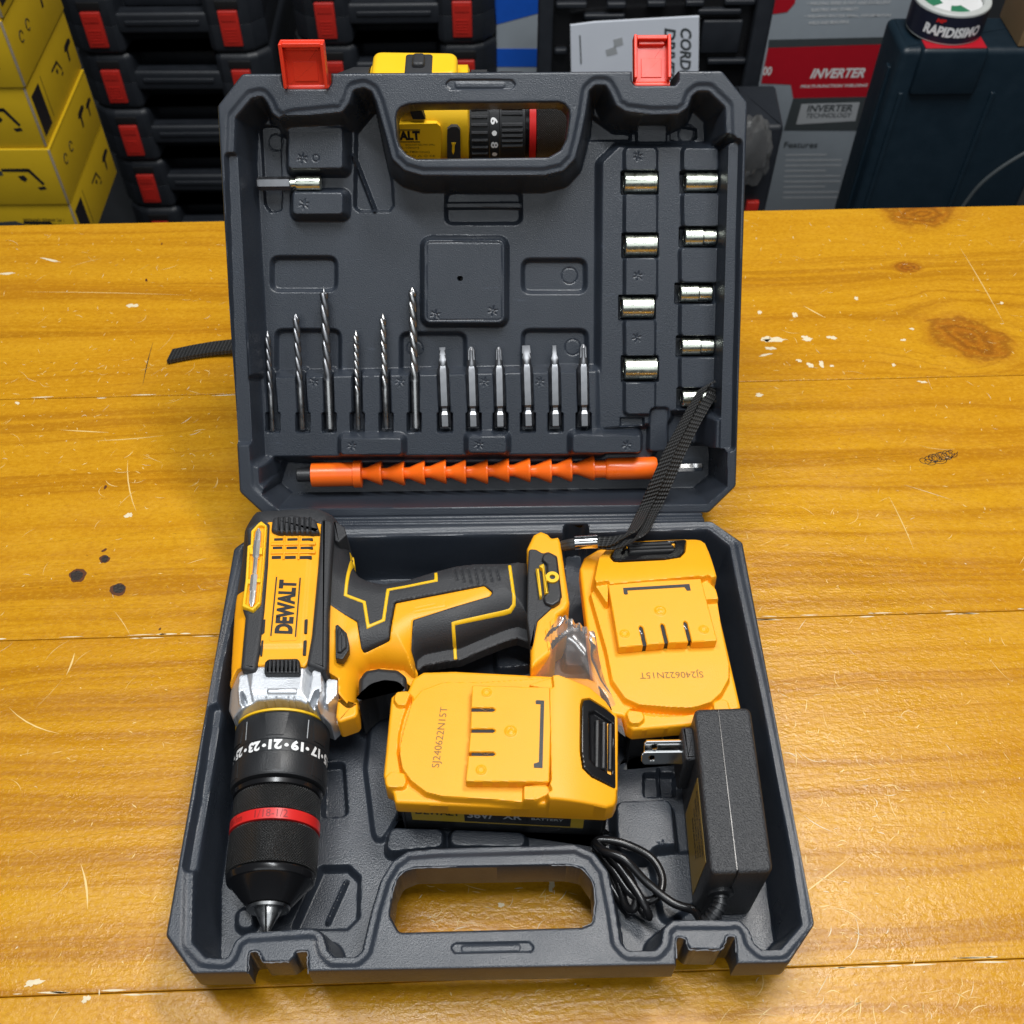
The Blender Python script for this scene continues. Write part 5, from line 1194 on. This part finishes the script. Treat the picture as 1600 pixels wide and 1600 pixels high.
# flexible extension shaft
qd = 2.75; p = at_lid(487, 742, qd); q = at_lid(1026, 731, qd); L = np.linalg.norm(q-p); ang = math.atan2(q[1]-p[1], q[0]-p[0])
t = lid_thing('extension_shaft', 'orange flexible drill extension shaft lying in the lower channel of the lid', 'extension shaft', p[0], p[1], qd, ang)
ux = lambda px: (px-487)/(1026-487)*L
e = MB(); e.lathe([(0, .62), (.03, .70), (ux(552), .70), (ux(553), .80), (ux(565), .80), (ux(566), .6)], (0, 0, 0), (1, 0, 0), 40); e.build('end_sleeve', M['orange'], t, local=True, sharp=30)
edges_ = [565, 597, 632, 664, 697, 728, 762, 795, 828, 861, 893, 928]
for i in range(1, len(edges_)):
    a, b = ux(edges_[i-1]), ux(edges_[i]); Rr = .72
    e = MB(); e.lathe([(a-.08, .34), (a+.22*(b-a), .35), (a+.38*(b-a), .43), (a+.62*(b-a), .56), (b-.16, Rr-.03), (b-.10, Rr), (b-.03, Rr), (b, Rr-.03), (b-.02, .5), (b-.05, .3)], (0, .008*math.sin(i*2.3), 0), (1, .004*math.sin(i*1.9), 0), 48); e.build('link', M['orange'], t, local=True, sharp=30)
e = MB(); e.lathe([(ux(925), .4), (ux(927), .52), (ux(945), .52), (ux(946), .58), (ux(950), .64), (L-.15, .66), (L-.02, .60), (L, .3)], (0, 0, 0), (1, 0, 0), 40); e.build('grip_sleeve', M['orange'], t, local=True, sharp=30)
e = MB(); e.lathe([(L-.1, .26), (ux(1096), .26), (ux(1098), .2)], (0, 0, 0), (1, 0, 0), 6); e.build('hex_end', M['chrome'], t, local=True, sharp=20)
e = MB(); e.lathe([(-.85, .34), (-.8, .4), (.02, .4)], (0, 0, 0), (1, 0, 0), 24); e.build('socket_end', M['black'], t, local=True)

# ------------------------------------------------------------------ the drill standing behind the lid
Y2 = 21.6; ZC = 16.4; ZC2 = 15.85; XA = V3(1, 0, 0)
d2 = thing('standing_drill', 'lemon yellow cordless drill standing on its battery behind the lid, seen through the handle opening', 'drill', (-5, Y2, 0))
e = MB(); prof = []
V = []; n = 40; secs = [(-6.7, 2.5, 2.2), (-6.6, 2.8, 2.4), (-3.4, 2.8, 2.4), (-2.6, 2.9, 2.4), (-.95, 2.9, 2.4), (-.85, 2.6, 2.2)]
secs0 = [(-11.5, 1.6, 1.9), (-11.3, 2.2, 2.5), (-10.5, 2.7, 3.0), (-8, 2.85, 3.1), (-3.4, 2.85, 3.0), (-2.6, 2.95, 2.9), (-.95, 2.9, 2.8), (-.85, 2.6, 2.6)]
for x, ry, rz in secs:
    for i in range(n):
        a = 2*math.pi*i/n; c, s_ = math.cos(a), math.sin(a); k = (abs(c)**3+abs(s_)**3)**(-1/3)
        V.append((x, Y2+ry*k*c*.94, ZC+rz*k*s_*.94))
e.add(V, [(j*n+i, j*n+(i+1) % n, (j+1)*n+(i+1) % n, (j+1)*n+i) for j in range(len(secs)-1) for i in range(n)]+[tuple(range(n-1, -1, -1)), tuple((len(secs)-1)*n+i for i in range(n))])
e.build('body_shell', M['yellow_lemon'], d2)
def d2l(name, prof, mat, n=64, uv=False):
    mb_ = MB(); mb_.lathe(prof, (0, Y2, ZC2), XA, n); o_ = mb_.build(name, mat, d2, sharp=30)
    return o_
d2l('torque_collar', [(-.9, 2.3), (-.85, 2.72), (.26, 2.74), (.3, 2.70), (.85, 2.70), (.9, 2.74), (2.35, 2.70), (2.4, 2.3)], M['black'])
rb = MB()
for k in range(40):
    a = 2*math.pi*k/40; rb.tube([V3(-.75, Y2-2.74*math.cos(a), ZC2+2.74*math.sin(a)), V3(.18, Y2-2.74*math.cos(a), ZC2+2.74*math.sin(a))], .10, 6)
tag(rb.build('collar_rib', M['rubber'], d2))
d2l('red_ring', [(2.6, 2.2), (2.62, 2.5), (3.0, 2.5), (3.02, 2.2)], M['redring']); d2l('chuck_neck', [(2.25, 2.3), (2.6, 2.3)], M['gloss'])
ck = MB(); ck.lathe([(3.02, 2.3), (3.05, 2.46), (8.2, 2.46), (8.8, 2.1), (10.0, 1.2), (10.1, .8)], (0, Y2, ZC2), XA, 64); ck_o = ck.build('chuck_sleeve', M['knurl'], d2, sharp=30)
def uv_x(obj, o, rad):
    me = obj.data; ul = me.uv_layers.new(name='UVMap'); co = np.array([v.co[:] for v in me.vertices])/S-o; ang = np.arctan2(co[:, 2], -co[:, 1])*rad
    for p_ in me.polygons:
        A_ = [ang[me.loops[l].vertex_index] for l in p_.loop_indices]
        for l, a in zip(p_.loop_indices, A_):
            if a-A_[0] > math.pi*rad: a -= 2*math.pi*rad
            if a-A_[0] < -math.pi*rad: a += 2*math.pi*rad
            ul.data[l].uv = (a, co[me.loops[l].vertex_index][0])
uv_x(ck_o, V3(0, Y2, ZC2)-loc_of(d2), 2.46)
def on2(x, ang, r): return V3(x, Y2-r*math.cos(ang+.20), ZC2+r*math.sin(ang+.20))
nm = MB()
for tnum, ang in (('6', .35), ('8', -.16), ('4', .86)): put_text_fn(nm, tnum, lambda u, v: on2(.57+v*.42, ang-u*.40/2.72, 2.715), bold=.03)
for ang in (.10, -.40):
    nm.add([on2(.57+.15*math.cos(2*math.pi*i/14), ang+.15*math.sin(2*math.pi*i/14)/2.72, 2.713) for i in range(14)], [tuple(range(14))])
nm.add([on2(.57+a, .64+b/2.72, 2.713) for a, b in ((0, -.18), (.2, .08), (.1, .2), (-.1, .2), (-.2, .08))], [(0, 1, 2, 3, 4)])
nm.build('scale_numbers', M['white'], d2)
pd = MB()
for k, ang in enumerate((.05, .72, 1.4)):
    for j in range(5): pd.tube([on2(1.0, ang-.22+j*.11, 2.72), on2(2.2, ang-.22+j*.11, 2.70)], .13, 6)
pd.build('collar_pad', M['rubber'], d2)
# body face decoration seen through the opening: panel, lettering, speed switch
def face(px, py): 
    return at_y(px, py, Y2-2.78)
ZT = (5.3333, 600, 140)
def fp(pts): return [face(600+a/5.3333, 140+b/5.3333) for a, b in pts]
def slab(mb_, pts, y0, y1):                     # polygon in the x-z plane, extruded along y
    P_ = ccw([(q[0], q[2]) for q in fp(pts)]); n_ = len(P_)
    V_ = [(x, y0, z) for x, z in P_]+[(x, y1, z) for x, z in P_]
    mb_.add(V_, [tuple(range(n_)), tuple(range(2*n_-1, n_-1, -1))]+[(i, n_+i, n_+(i+1) % n_, (i+1) % n_) for i in range(n_)])
YF = Y2-2.75
e = MB(); slab(e, [(-60, 285), (440, 275), (470, 300), (478, 420), (470, 640), (-60, 640)], YF-.12, YF+.5); pn2 = e.build('side_panel', M['yellow_lemon'], d2)
e = MB(); slab(e, [(525, 400), (528, 320), (560, 298), (610, 298), (635, 325), (640, 640), (528, 640)], YF-.20, YF+.5); e.build('speed_slider', M['rubber'], d2)
e = MB(); slab(e, [(562, 428), (600, 428), (590, 445), (588, 500), (578, 525), (566, 500), (568, 445)], YF-.24, YF); e.build('slider_mark', M['yellow_lemon'], d2)
e = MB(); slab(e, [(110, 150), (300, 140), (345, 245), (240, 245), (215, 180), (110, 185)], YF-.06, YF+.6); e.build('vent_recess', M['hole'], d2)
e = MB(); o = face(600+160/5.33, 140+375/5.33); r_ = face(600+300/5.33, 140+375/5.33); l_ = face(600-75/5.33, 140+375/5.33); tp_ = face(600+200/5.33, 140+338/5.33); bt_ = face(600+200/5.33, 140+415/5.33)
yv = YF-.135; put_text(e, 'DEWALT', V3((l_[0]+r_[0])/2, yv, o[2]), V3(r_[0]-l_[0], 0, 0), V3(0, 0, tp_[2]-bt_[2]), bold=.055); e.build('lettering', M['ink'], d2)
for yy in (328, 428):
    e = MB(); slab(e, [(-40, yy-3), (302, yy-3), (302, yy+3), (-40, yy+3)], yv, YF); e.build('lettering_bar', M['ink'], d2)
e = MB()
for txt, xa, xb, y_, h_ in (('BRUSHLESS ELECTRIC DRILL', 180, 425, 452, 14), ('(1.5-10mm)', 100, 292, 478, 24), ('n 0-350/min (0-780r/min)', -60, 380, 515, 24), ('\u25a1 \u25cb \u25b3 \u25c7 CE', 190, 425, 545, 22)):
    a = face(600+xa/5.33, 140+y_/5.33); b = face(600+xb/5.33, 140+y_/5.33); c1 = face(600, 140+(y_-h_/2)/5.33); c2 = face(600, 140+(y_+h_/2)/5.33)
    put_text(e, txt, V3((a[0]+b[0])/2, yv, a[2]), V3(b[0]-a[0], 0, 0), V3(0, 0, c1[2]-c2[2]), bold=.0)
e.build('small_print', M['ink'], d2)
# top selector, rear cap, handle and foot
hb = MB(); hb.prism(rounded([(-6.4, Y2-1.4), (-1.5, Y2-1.2), (-1.5, Y2+1.2), (-6.4, Y2+1.4)], .6, 5), 17.6, 19.55, .3); hb.build('top_cover', M['yellow_lemon'], d2)
e = MB(); e.box(-4.5, Y2-1.5, 18.2, -2.9, Y2+.9, 19.62, b=.15); e.box(-4.05, Y2-.7, 19.0, -3.35, Y2+.5, 19.9, b=.15); e.build('speed_selector', M['rubber'], d2)
e = MB(); e.lathe([(-9.0, .6), (-8.9, 1.6), (-8.5, 2.25), (-7.6, 2.55), (-6.65, 2.55)], (0, Y2, ZC), XA, 32); e.build('rear_cap', M['rubber'], d2)
e = MB(); e.prism(rounded([(-9.4, Y2-1.7), (-6.0, Y2-1.7), (-6.0, Y2+1.7), (-9.4, Y2+1.7)], 1.2, 5), 6.0, 15.4, .3, bb=.3); e.build('handle', M['rubber'], d2)
e = MB(); e.prism(rounded([(-11.0, Y2-3.0), (-3.2, Y2-3.0), (-3.2, Y2+3.8), (-11.0, Y2+3.8)], .8, 5), .01, 6.2, .5, bb=.2); e.build('battery_foot', M['yellow_lemon'], d2)
s2 = MB(); c0 = at_z(263, 558, .25); 
pth = [at_z(374, 541, .5), at_z(356, 543, .35), at_z(330, 546, .25), at_z(300, 551, .2), at_z(266, 558, .18)]
s2.ribbon(pth, [V3(.10, .60, 0)]*5, .07, dens=14)
pth2 = [q+V3(0, 0, .16) for q in pth]; s2.ribbon(pth2, [V3(.10, .58, 0)]*5, .06, dens=14)
so = s2.build('strap_loop', M['web'], None); tag(so, 'black woven strap end lying on the table left of the lid', 'wrist strap')

# ------------------------------------------------------------------ goods stacked behind the counter
def decal(mb_, pts, Y, th=.06, r=0, zoom=None):         # flat print on a face that looks along -Y
    if zoom: pts = [(zoom[1]+a/zoom[0], zoom[2]+b/zoom[0]) for a, b in pts]
    P_ = ccw([tuple(at_y(a, b, Y)[[0, 2]]) for a, b in pts]); n_ = len(P_)
    mb_.add([(x, Y-th, z) for x, z in P_]+[(x, Y, z) for x, z in P_], [tuple(range(n_)), tuple(range(2*n_-1, n_-1, -1))]+[(i, n_+i, n_+(i+1) % n_, (i+1) % n_) for i in range(n_)]); return mb_
def ytext(mb_, txt, px0, px1, py, hpx, Y, bold=.02, shear=0.0, slope=0.0):
    a, b = at_y(px0, py, Y), at_y(px1, py+slope, Y); c1, c2 = at_y((px0+px1)/2, py-hpx/2, Y), at_y((px0+px1)/2, py+hpx/2, Y)
    put_text(mb_, txt, (a+b)/2*V3(1, 0, 1)+V3(0, Y, 0), (b-a)*V3(1, 0, 1), V3(0, 0, c1[2]-c2[2]), bold, shear)
# closed black cases
def closed_case():
    t = thing('closed_tool_case', '', 'tool case', (0, 0, 0), group='closed black tool cases behind the counter')
    o_ = [(-14, 2.2), (-12.2, .5), (-10.8, 0), (-6.8, 0), (-6.0, .5), (-5.6, 3.6), (5.6, 3.6), (6.0, .5), (6.8, 0), (10.8, 0), (12.2, .5), (14, 2.2), (14, 23), (12.6, 24), (-12.6, 24), (-14, 23)]
    P_ = rounded(o_, .5, 3)
    e = MB(); e.prism(P_, 0, 4.28, .02, bb=.9, n=4); e.build('lower_shell', M['case_bg'], t, local=True)
    e = MB(); e.prism(P_, 4.34, 8.62, .9, n=4, bb=.02); up_ = e.build('upper_shell', M['case_bg'], t, local=True)
    e = MB()
    e.prism(rounded([(-6.4, .3), (6.4, .3), (6.4, 2.6), (-6.4, 2.6)], .5), 2.9, 5.9, .5, bb=.5)
    e.prism(rounded([(-5.2, .1), (5.2, .1), (5.2, 1.2), (-5.2, 1.2)], .3), 4.2, 4.9, .15, bb=.15); e.build('handle', M['case_bg'], t, local=True)
    e = MB(); e.box(-5.4, 3.3, 1.2, 5.4, 3.9, 3.4, .2); e.box(-5.4, 3.3, 5.4, 5.4, 3.9, 7.4, .2); e.build('front_rib', M['case_bg'], t, local=True)
    for sx_ in (-9.4, 9.4):
        e = MB(); e.prism(rounded([(sx_-1.35, -.35), (sx_+1.35, -.35), (sx_+1.35, .6), (sx_-1.35, .6)], .15), 1.3, 6.4, .2, bb=.15)
        for k in range(5): e.box(sx_-.85, -.43, 2.0+k*.42, sx_+.85, -.36, 2.2+k*.42)
        e.box(sx_-1.0, -.43, 5.0, sx_+1.0, -.36, 5.9); e.build('latch', M['red_bg'], t, local=True)
        e = MB(); e.box(sx_-1.6, -.06, 6.42, sx_+1.6, .8, 7.7, .1); e.build('latch_recess', M['hole'], t, local=True)
    return t
cc = closed_case()
ords = ('topmost', 'second from the top', 'middle', 'fourth from the top', 'lowest')
first = True
for k in range(5):
    o_ = cc if first else dup(cc); first = False
    o_.location = Vector((-45.3+.22*k, 110+.15*(k % 2), -28.05-8.66*k))*S; o_.rotation_euler = (0, 0, math.radians((.6, -.5, .3, -.2, .4)[k]))
    o_['label'] = 'closed black case with red latches, %s in the stack beside yellow boxes' % ords[k]
for k in range(2):
    o_ = dup(cc); o_.location = Vector((-12.9+.2*k, 109+.3*k, -26.4-8.66*k))*S
    o_['label'] = 'closed black case with red latches, %s in the stack behind the raised lid' % ('upper', 'lower')[k]
# yellow cartons
def tool_print(mb_, fn, s_):
    for poly in ([(-.2, .05), (-.1, .14), (.2, .16), (.34, .10), (.34, .02), (.12, 0), (.05, -.02), (.0, -.25), (-.10, -.25), (-.06, .0)],):
        mb_.add([fn(a*s_, b*s_) for a, b in poly], [tuple(range(len(poly)))])
def grinder_print(mb_, fn, s_):
    for poly in ([(-.35, .16), (.1, .16), (.16, .10), (.1, .09), (-.35, .10)], [(.1, .16), (.16, .16), (.34, -.16), (.30, -.2), (.25, -.12), (.12, .1)], [(-.1, -.0), (.02, .02), (.06, -.06), (-.0, -.12), (-.06, -.08)], [(.18, -.24), (.32, -.22), (.34, -.28), (.22, -.30)]):
        mb_.add([fn(a*s_, b*s_) for a, b in poly], [tuple(range(len(poly)))])
YB0, XB = 70.3, -49.1
YBL = ('yellow carton at the top of the carton stack, only its corner in view', 'yellow carton second from the top of the carton stack', 'yellow carton third from the top with tool pictures on its front', 'yellow carton fourth from the top showing a grey drill picture', 'yellow carton lowest in view with upside-down small print above the counter edge')
for k in range(5):
    z1 = 4.6-7.3*k; dx, dy = (.3, .1, -.15, .1, .0)[k], (.25, 0, .2, -.1, .1)[k]
    t = thing('yellow_carton', YBL[k], 'carton', (XB-14, YB0+8, z1-7.3), group='stacked yellow cartons')
    x1, y0 = XB+dx, YB0+dy
    e = MB(); e.box(x1-32, y0, z1-7.25, x1, y0+17, z1-.03, .07); e.build('carton_body', M['ybox'], t)
    e = MB(); e.box(x1-.18, y0-.05, z1-7.1, x1+.05, y0+.16, z1-.1, .03); e.build('worn_edge', M['cardedge'], t)
    e = MB(); e.box(x1-31, y0+.1, z1-.16, x1+.06, y0+16.8, z1-.02); e.build('lid_flap', M['ybox'], t)
    e = MB()
    sf = lambda yc, zc: (lambda a, b: (x1+.03, yc+a, zc+b))
    ff = lambda xc, zc: (lambda a, b: (xc+a, y0-.03, zc+b))
    if k % 2 == 0:
        tool_print(e, sf(y0+14.3, z1-3.6), 5); e.build('tool_picture', M['ink'], t); e = MB(); grinder_print(e, sf(y0+9.6, z1-3.4), 4.5); e.build('tool_picture', M['ink'], t); e = MB()
        e.box(x1+.02, y0+.8, z1-6.4, x1+.03, y0+3.6, z1-1.6)
        e.box(x1+.02, y0+4.6, z1-6.2, x1+.03, y0+4.7, z1-1.4); e.build('print_bar', M['ink'], t); e = MB()
    else:
        tool_print(e, sf(y0+11.5, z1-3.0), 5); e.build('tool_picture', M['ink'], t); e = MB(); tool_print(e, sf(y0+14.6, z1-3.6), 4.2); e.build('tool_picture', M['ink'], t)
        for yy, r_ in ((y0+3.4, .55), (y0+5.9, .55)):
            e = MB(); e.tube([V3(x1+.02, yy+r_*math.cos(a), z1-3.4+r_*math.sin(a)) for a in np.linspace(0, 5.2, 12)], .07, 4); e.build('print_ring', M['ink'], t)
    e = MB(); grinder_print(e, ff(x1-4.0, z1-3.4), 6.2)
    e.build('tool_picture', M['ink'], t)
    if k >= 2:
        e = MB(); tool_print(e, ff(x1-8.4, z1-3.4), 6.5); tool_print(e, ff(x1-12, z1-3.8), 5); e.build('grey_tool_picture', M['darkgrey'], t)
    if k == 4:
        e = MB(); Yt = y0-.04
        for j, (txt, xa, xb) in enumerate((('1 PC ANGLE GRINDER', 36, 100), ('1 PC IMPACT DRILL', 46, 103))):
            a, b = at_y(xa, 344+j*8, Yt), at_y(xb, 344+j*8, Yt); put_text(e, txt, (a+b)/2, a-b, V3(0, 0, -.42), .01)
        e.build('small_print', M['ink'], t)
# black open case with a manual tucked in its lid
YO = 95
t = thing('open_black_case', 'open black case standing upright with a white booklet tucked in its lid', 'tool case', (21, YO+2, -62.6))
e = MB(); e.box(6.5, YO, -62.6, 35.2, YO+4, -8, .5); e.build('lid_panel', M['gloss'], t)
e = MB()
for b_ in ((6.3, YO-1.6, -62.5, 8.2, YO-.01, -8), (33.2, YO-1.6, -62.5, 35.4, YO-.01, -8)): e.box(*b_, .3)
for x0, x1, y_ in ((868, 917, 8), (948, 978, 8), (1011, 1040, 6), (1071, 1100, 5), (1132, 1180, 3), (1090, 1158, 18), (912, 976, 26), (866, 886, 80), (1105, 1165, 96)):
    a, b = at_y(x0, y_, YO-.6), at_y(x1, y_+2, YO-.6); e.box(a[0], YO-.9, a[2]-.35, b[0], YO-.01, a[2]+.35, .2)
a, b = at_y(1098, 28, YO), at_y(1152, 80, YO); e.box(a[0], YO-.7, b[2], b[0], YO-.01, a[2], .3)
e.build('moulded_rib', M['case_bg'], t)
t = thing('booklet', 'pale instruction booklet in the lid of the open black case', 'booklet', (17, YO-2.2, -25))
YM = YO-2.0
e = MB(); decal(e, [(891, 38), (930, 33), (1092, 24), (1090, 150), (893, 150)], YM, .35); e.build('cover', M['paper'], t)
e = MB()
for txt, px_, y0_, y1_ in (('CORDLESS', 1072, 44, 152), ('DRIVER', 1047, 44, 128)):
    a, b = at_y(px_, y0_, YM-.37), at_y(px_-2, y1_, YM-.37); c1, c2 = at_y(px_-9, y0_, YM-.37), at_y(px_+9, y0_, YM-.37)
    put_text(e, txt, (a+b)/2*V3(1, 0, 1)+V3(0, YM-.37, 0), (b-a)*V3(1, 0, 1), (c2-c1)*V3(1, 0, 1), .035, .15)
e.build('title', M['darkgrey'], t)
e = MB(); decal(e, [(905, 55), (907, 55), (909, 100), (907, 100)], YM-.36, .03); e.build('margin_line', M['darkgrey'], t)
e = MB()
for q in ([(946, 78), (962, 72), (965, 84), (948, 88)], [(958, 62), (972, 58), (974, 70), (960, 74)]): decal(e, q, YM-.36, .02)
e.build('faint_picture', M['palegrey'], t)
# blue and grey box
t = thing('parcel_box', 'blue and grey box standing between the black case stack and the open case', 'box', (4.6, 116, -62.6))
e = MB(); e.box(1.2, 112, -62.6, 9.5, 122, -12, .1); e.build('box_body', M['greybox'], t)
e = MB(); decal(e, [(770, -40), (856, -40), (850, 18), (776, 38)], 112); decal(e, [(776, 76), (850, 76), (850, 104), (776, 104)], 112); e.build('blue_band', M['blue'], t)
# welding inverter carton
YI = 110; Z3b = (2.1622, 860, 0)
t = thing('inverter_carton', 'grey and red carton marked INVERTER beside the dark teal case', 'carton', (52, YI+10, -62.6))
e = MB(); e.box(38.4, YI, -62.6, 68, YI+20, -8, .12); e.build('carton_body', M['greybox'], t)
e = MB(); decal(e, [(735, 162), (1160, 148), (1130, 325), (820, 331), (812, 285), (712, 281)], YI, .06, zoom=Z3b); decal(e, [(750, -20), (830, -20), (826, 10), (800, 40), (745, 48)], YI, .06, zoom=Z3b); e.build('red_panel', M['redcard'], t)
e = MB(); decal(e, [(738, 134), (1170, 124), (1160, 147), (735, 161)], YI, .06, zoom=Z3b); decal(e, [(820, 333), (1130, 327), (1090, 440), (788, 440)], YI, .06, zoom=Z3b); e.build('grey_panel', M['darkgrey'], t)
e = MB(); decal(e, [(848, 352), (1045, 346), (1030, 408), (830, 420)], YI-.06, .05, zoom=Z3b); e.build('pale_panel', M['palegrey'], t)
Yx = YI-.08
e = MB(); ytext(e, 'INVERTER', 860+880/2.162, 860+1063/2.162, 249/2.162, 15, Yx, .035, .25, -1.5); ytext(e, '00', 1192, 1206, 111, 14, Yx, .03)
ytext(e, 'MULTI-FUNCTION WELDING', 860+845/2.162, 860+1072/2.162, 292/2.162, 4.5, Yx, .03, .2, -2)
for i, (tt, xa, xb) in enumerate((('• WELDING SPEED IS FAST AND EXCELLENT', 868, 1150), ('ELECTRIC ARC STABILITY', 882, 1042), ('• WELDING SPATTER SMALL, DEFORMATION', 860, 1150), ('WELD AND BEAUTIFUL', 872, 1010))):
    ytext(e, tt, 860+xa/2.162, 860+xb/2.162, (12+i*22)/2.162, 4.6, Yx, .01, 0, -2)
e.build('white_lettering', M['white'], t)
e = MB(); ytext(e, 'INVERTER', 860+868/2.162, 860+1022/2.162, 367/2.162, 11, YI-.12, .03, .1, -1); ytext(e, 'TECHNOLOGY', 860+864/2.162, 860+1018/2.162, 391/2.162, 7.5, YI-.12, .02, .1, -1); e.build('panel_lettering', M['darkgrey'], t); e = MB(); ytext(e, 'Features', 860+790/2.162, 860+903/2.162, 489/2.162, 9, Yx, .01)
e.build('dark_lettering', M['darkgrey'], t)
e = MB()
for i in range(9):
    y_ = (522+i*18)/2.162; x0 = 860+(795-i*1.2)/2.162; decal(e, [(x0, y_), (x0+(88 if i % 3 else 64), y_-.6), (x0+(88 if i % 3 else 64), y_+1.4), (x0, y_+2)], YI, .03)
e.build('text_line', M['palegrey'], t)
# dark teal case with a tape roll on it
t = thing('teal_case', 'dark teal hard case standing upright with a red label on its top edge', 'case', (53, 81, -62.6))
e = MB(); e.prism(rounded([(45.5, 75.2), (66, 75.2), (66, 82.6), (45.5, 82.6)], .9, 5), -62.6, -9.0, .7, bb=.2); e.build('case_body', M['teal'], t)
e = MB(); e.prism(rounded([(47.6, 74.6), (55.0, 74.6), (55.0, 79.5), (47.6, 79.5)], .5, 4), -14.2, -8.7, .5, bb=.4); e.build('carry_handle', M['teal'], t)
e = MB(); e.box(47.9, 74.9, -8.71, 54.6, 79, -8.62, .03); e.build('red_label', M['redcard'], t)
e = MB(); e.box(45.2, 77, -60, 45.6, 78, -12, .1); e.box(47, 74.9, -60, 46.5, 75.3, -14, .1); e.box(57, 74.9, -60, 57.5, 75.3, -14, .1); e.build('side_rib', M['teal'], t)
tc_ = V3(51.0, 79.4, -8.6); RT = 4.15
t = thing('tape_roll', 'roll of tape with a dark printed band lying flat on the teal case', 'tape', tc_)
e = MB(); e.lathe([(.0, 3.0), (0, RT-.1), (.1, RT), (3.3, RT), (3.4, RT-.1), (3.4, 3.4), (3.3, 3.3), (.1, 3.3)], tc_, (0, 0, 1), 64, ref=(1, 0, 0), cap=False); e.build('tape_body', M['tape_face'], t)
e = MB(); e.lathe([(.2, RT+.02), (3.1, RT+.02)], tc_, (0, 0, 1), 64, ref=(1, 0, 0), cap=False); e.build('printed_band', M['tape_side'], t)
def on_t(a, h, r): return tc_+V3(r*math.sin(a), -r*math.cos(a), h)
e = MB(); put_text_fn(e, 'RAPIDISIMO', lambda u, v: on_t(-.12+u*1.55, 1.45+v*1.15, RT+.05), .05, .1); e.build('lettering', M['white'], t)
e = MB(); put_text_fn(e, 'MP', lambda u, v: on_t(-.5+u*.25, 2.55+v*.45, RT+.05), .05, .2); e.build('red_lettering', M['redring'], t)
e = MB(); e.lathe([(2.9, 3.28), (2.95, .02)], tc_, (0, 0, 1), 40, ref=(1, 0, 0)); e.build('core_label', M['white'], t)
e = MB()
for a0, a1 in ((2.2, 3.6), (.2, 1.1), (4.4, 5.2)):
    P_ = [(tc_[0]+r*math.cos(a), tc_[1]+r*math.sin(a)) for r, seq in ((3.1, np.linspace(a0, a1, 10)), (1.3, np.linspace(a1, a0, 10))) for a in seq]
    e.prism(P_, tc_[2]+2.96, tc_[2]+3.02)
e.build('green_mark', M['green'], t)
# brown carton, cable and wrapped goods
t = thing('brown_carton', 'brown cardboard carton at the upper right corner behind the tape roll', 'carton', (64, 92, -8.9))
e = MB(); e.box(58.3, 75.6, -8.95, 76, 82.4, 16, .1); e.build('carton_body', M['card'], t)
e = MB(); 
fw_ = lambda a, b: (58.26, 79.2-a, -2.6+b)
e.tube([V3(*fw_(a, b)) for a, b in ((-1.2, .2), (-.6, 1.0), (.4, 1.1), (1.0, .4), (.4, -.3), (-.4, -.2), (-1.2, .2))], .09, 5); e.tube([V3(*fw_(a, b)) for a, b in ((-.4, .3), (.5, .4))], .09, 5)
e.build('printed_mark', M['scorch'], t)
cb_ = MB(); cb_.tube([at_y(1490, 345, 73), at_y(1512, 312, 73), at_y(1535, 285, 73), at_y(1570, 258, 73), at_y(1615, 232, 73), at_y(1680, 200, 73)], .22, 8)
tag(cb_.build('hanging_cable', M['darkgrey']), 'thin grey cable curving across the dark teal case at the right edge', 'cable')
t = thing('small_case', 'small black case half hidden behind the right edge of the raised lid', 'case', (35.5, 86, -62.6))
e = MB(); e.prism(rounded([(31, 80.5), (36.0, 80.5), (36.6, 90), (31, 90)], .6, 4), -62.6, -21.5, .6); e.build('case_body', M['case_bg'], t)
a = at_y(1178, 322, 80); e = MB(); e.box(a[0]-1, 79.9, a[2]-1.6, a[0]+.6, 80.6, a[2]+.6, .1); e.build('latch', M['red_bg'], t)
wb = MB(); V = []; n, m_ = 22, 18; c0 = at_y(1172, 232, 79.5); ph = rng.random(8)*6.28
for j in range(m_+1):
    for i in range(n):
        th_, fi = 2*math.pi*i/n, math.pi*j/m_; r = 1+.16*math.sin(3*th_+ph[0])*math.sin(fi*2+ph[1])+.12*math.sin(5*th_+4*fi+ph[2])+.08*math.sin(9*th_-7*fi+ph[3])
        V.append(c0+V3(2.6*r*math.sin(fi)*math.cos(th_), 1.0*r*math.sin(fi)*math.sin(th_)-.4, 4.2*r*math.cos(fi)))
wb.add(V, [(j*n+i, (j+1)*n+i, (j+1)*n+(i+1) % n, j*n+(i+1) % n) for j in range(m_) for i in range(n)])
tag(wb.build('wrapped_parcel', M['film'], None, sharp=15), 'crumpled clear plastic wrapping beside the right edge of the raised lid', 'plastic wrap')
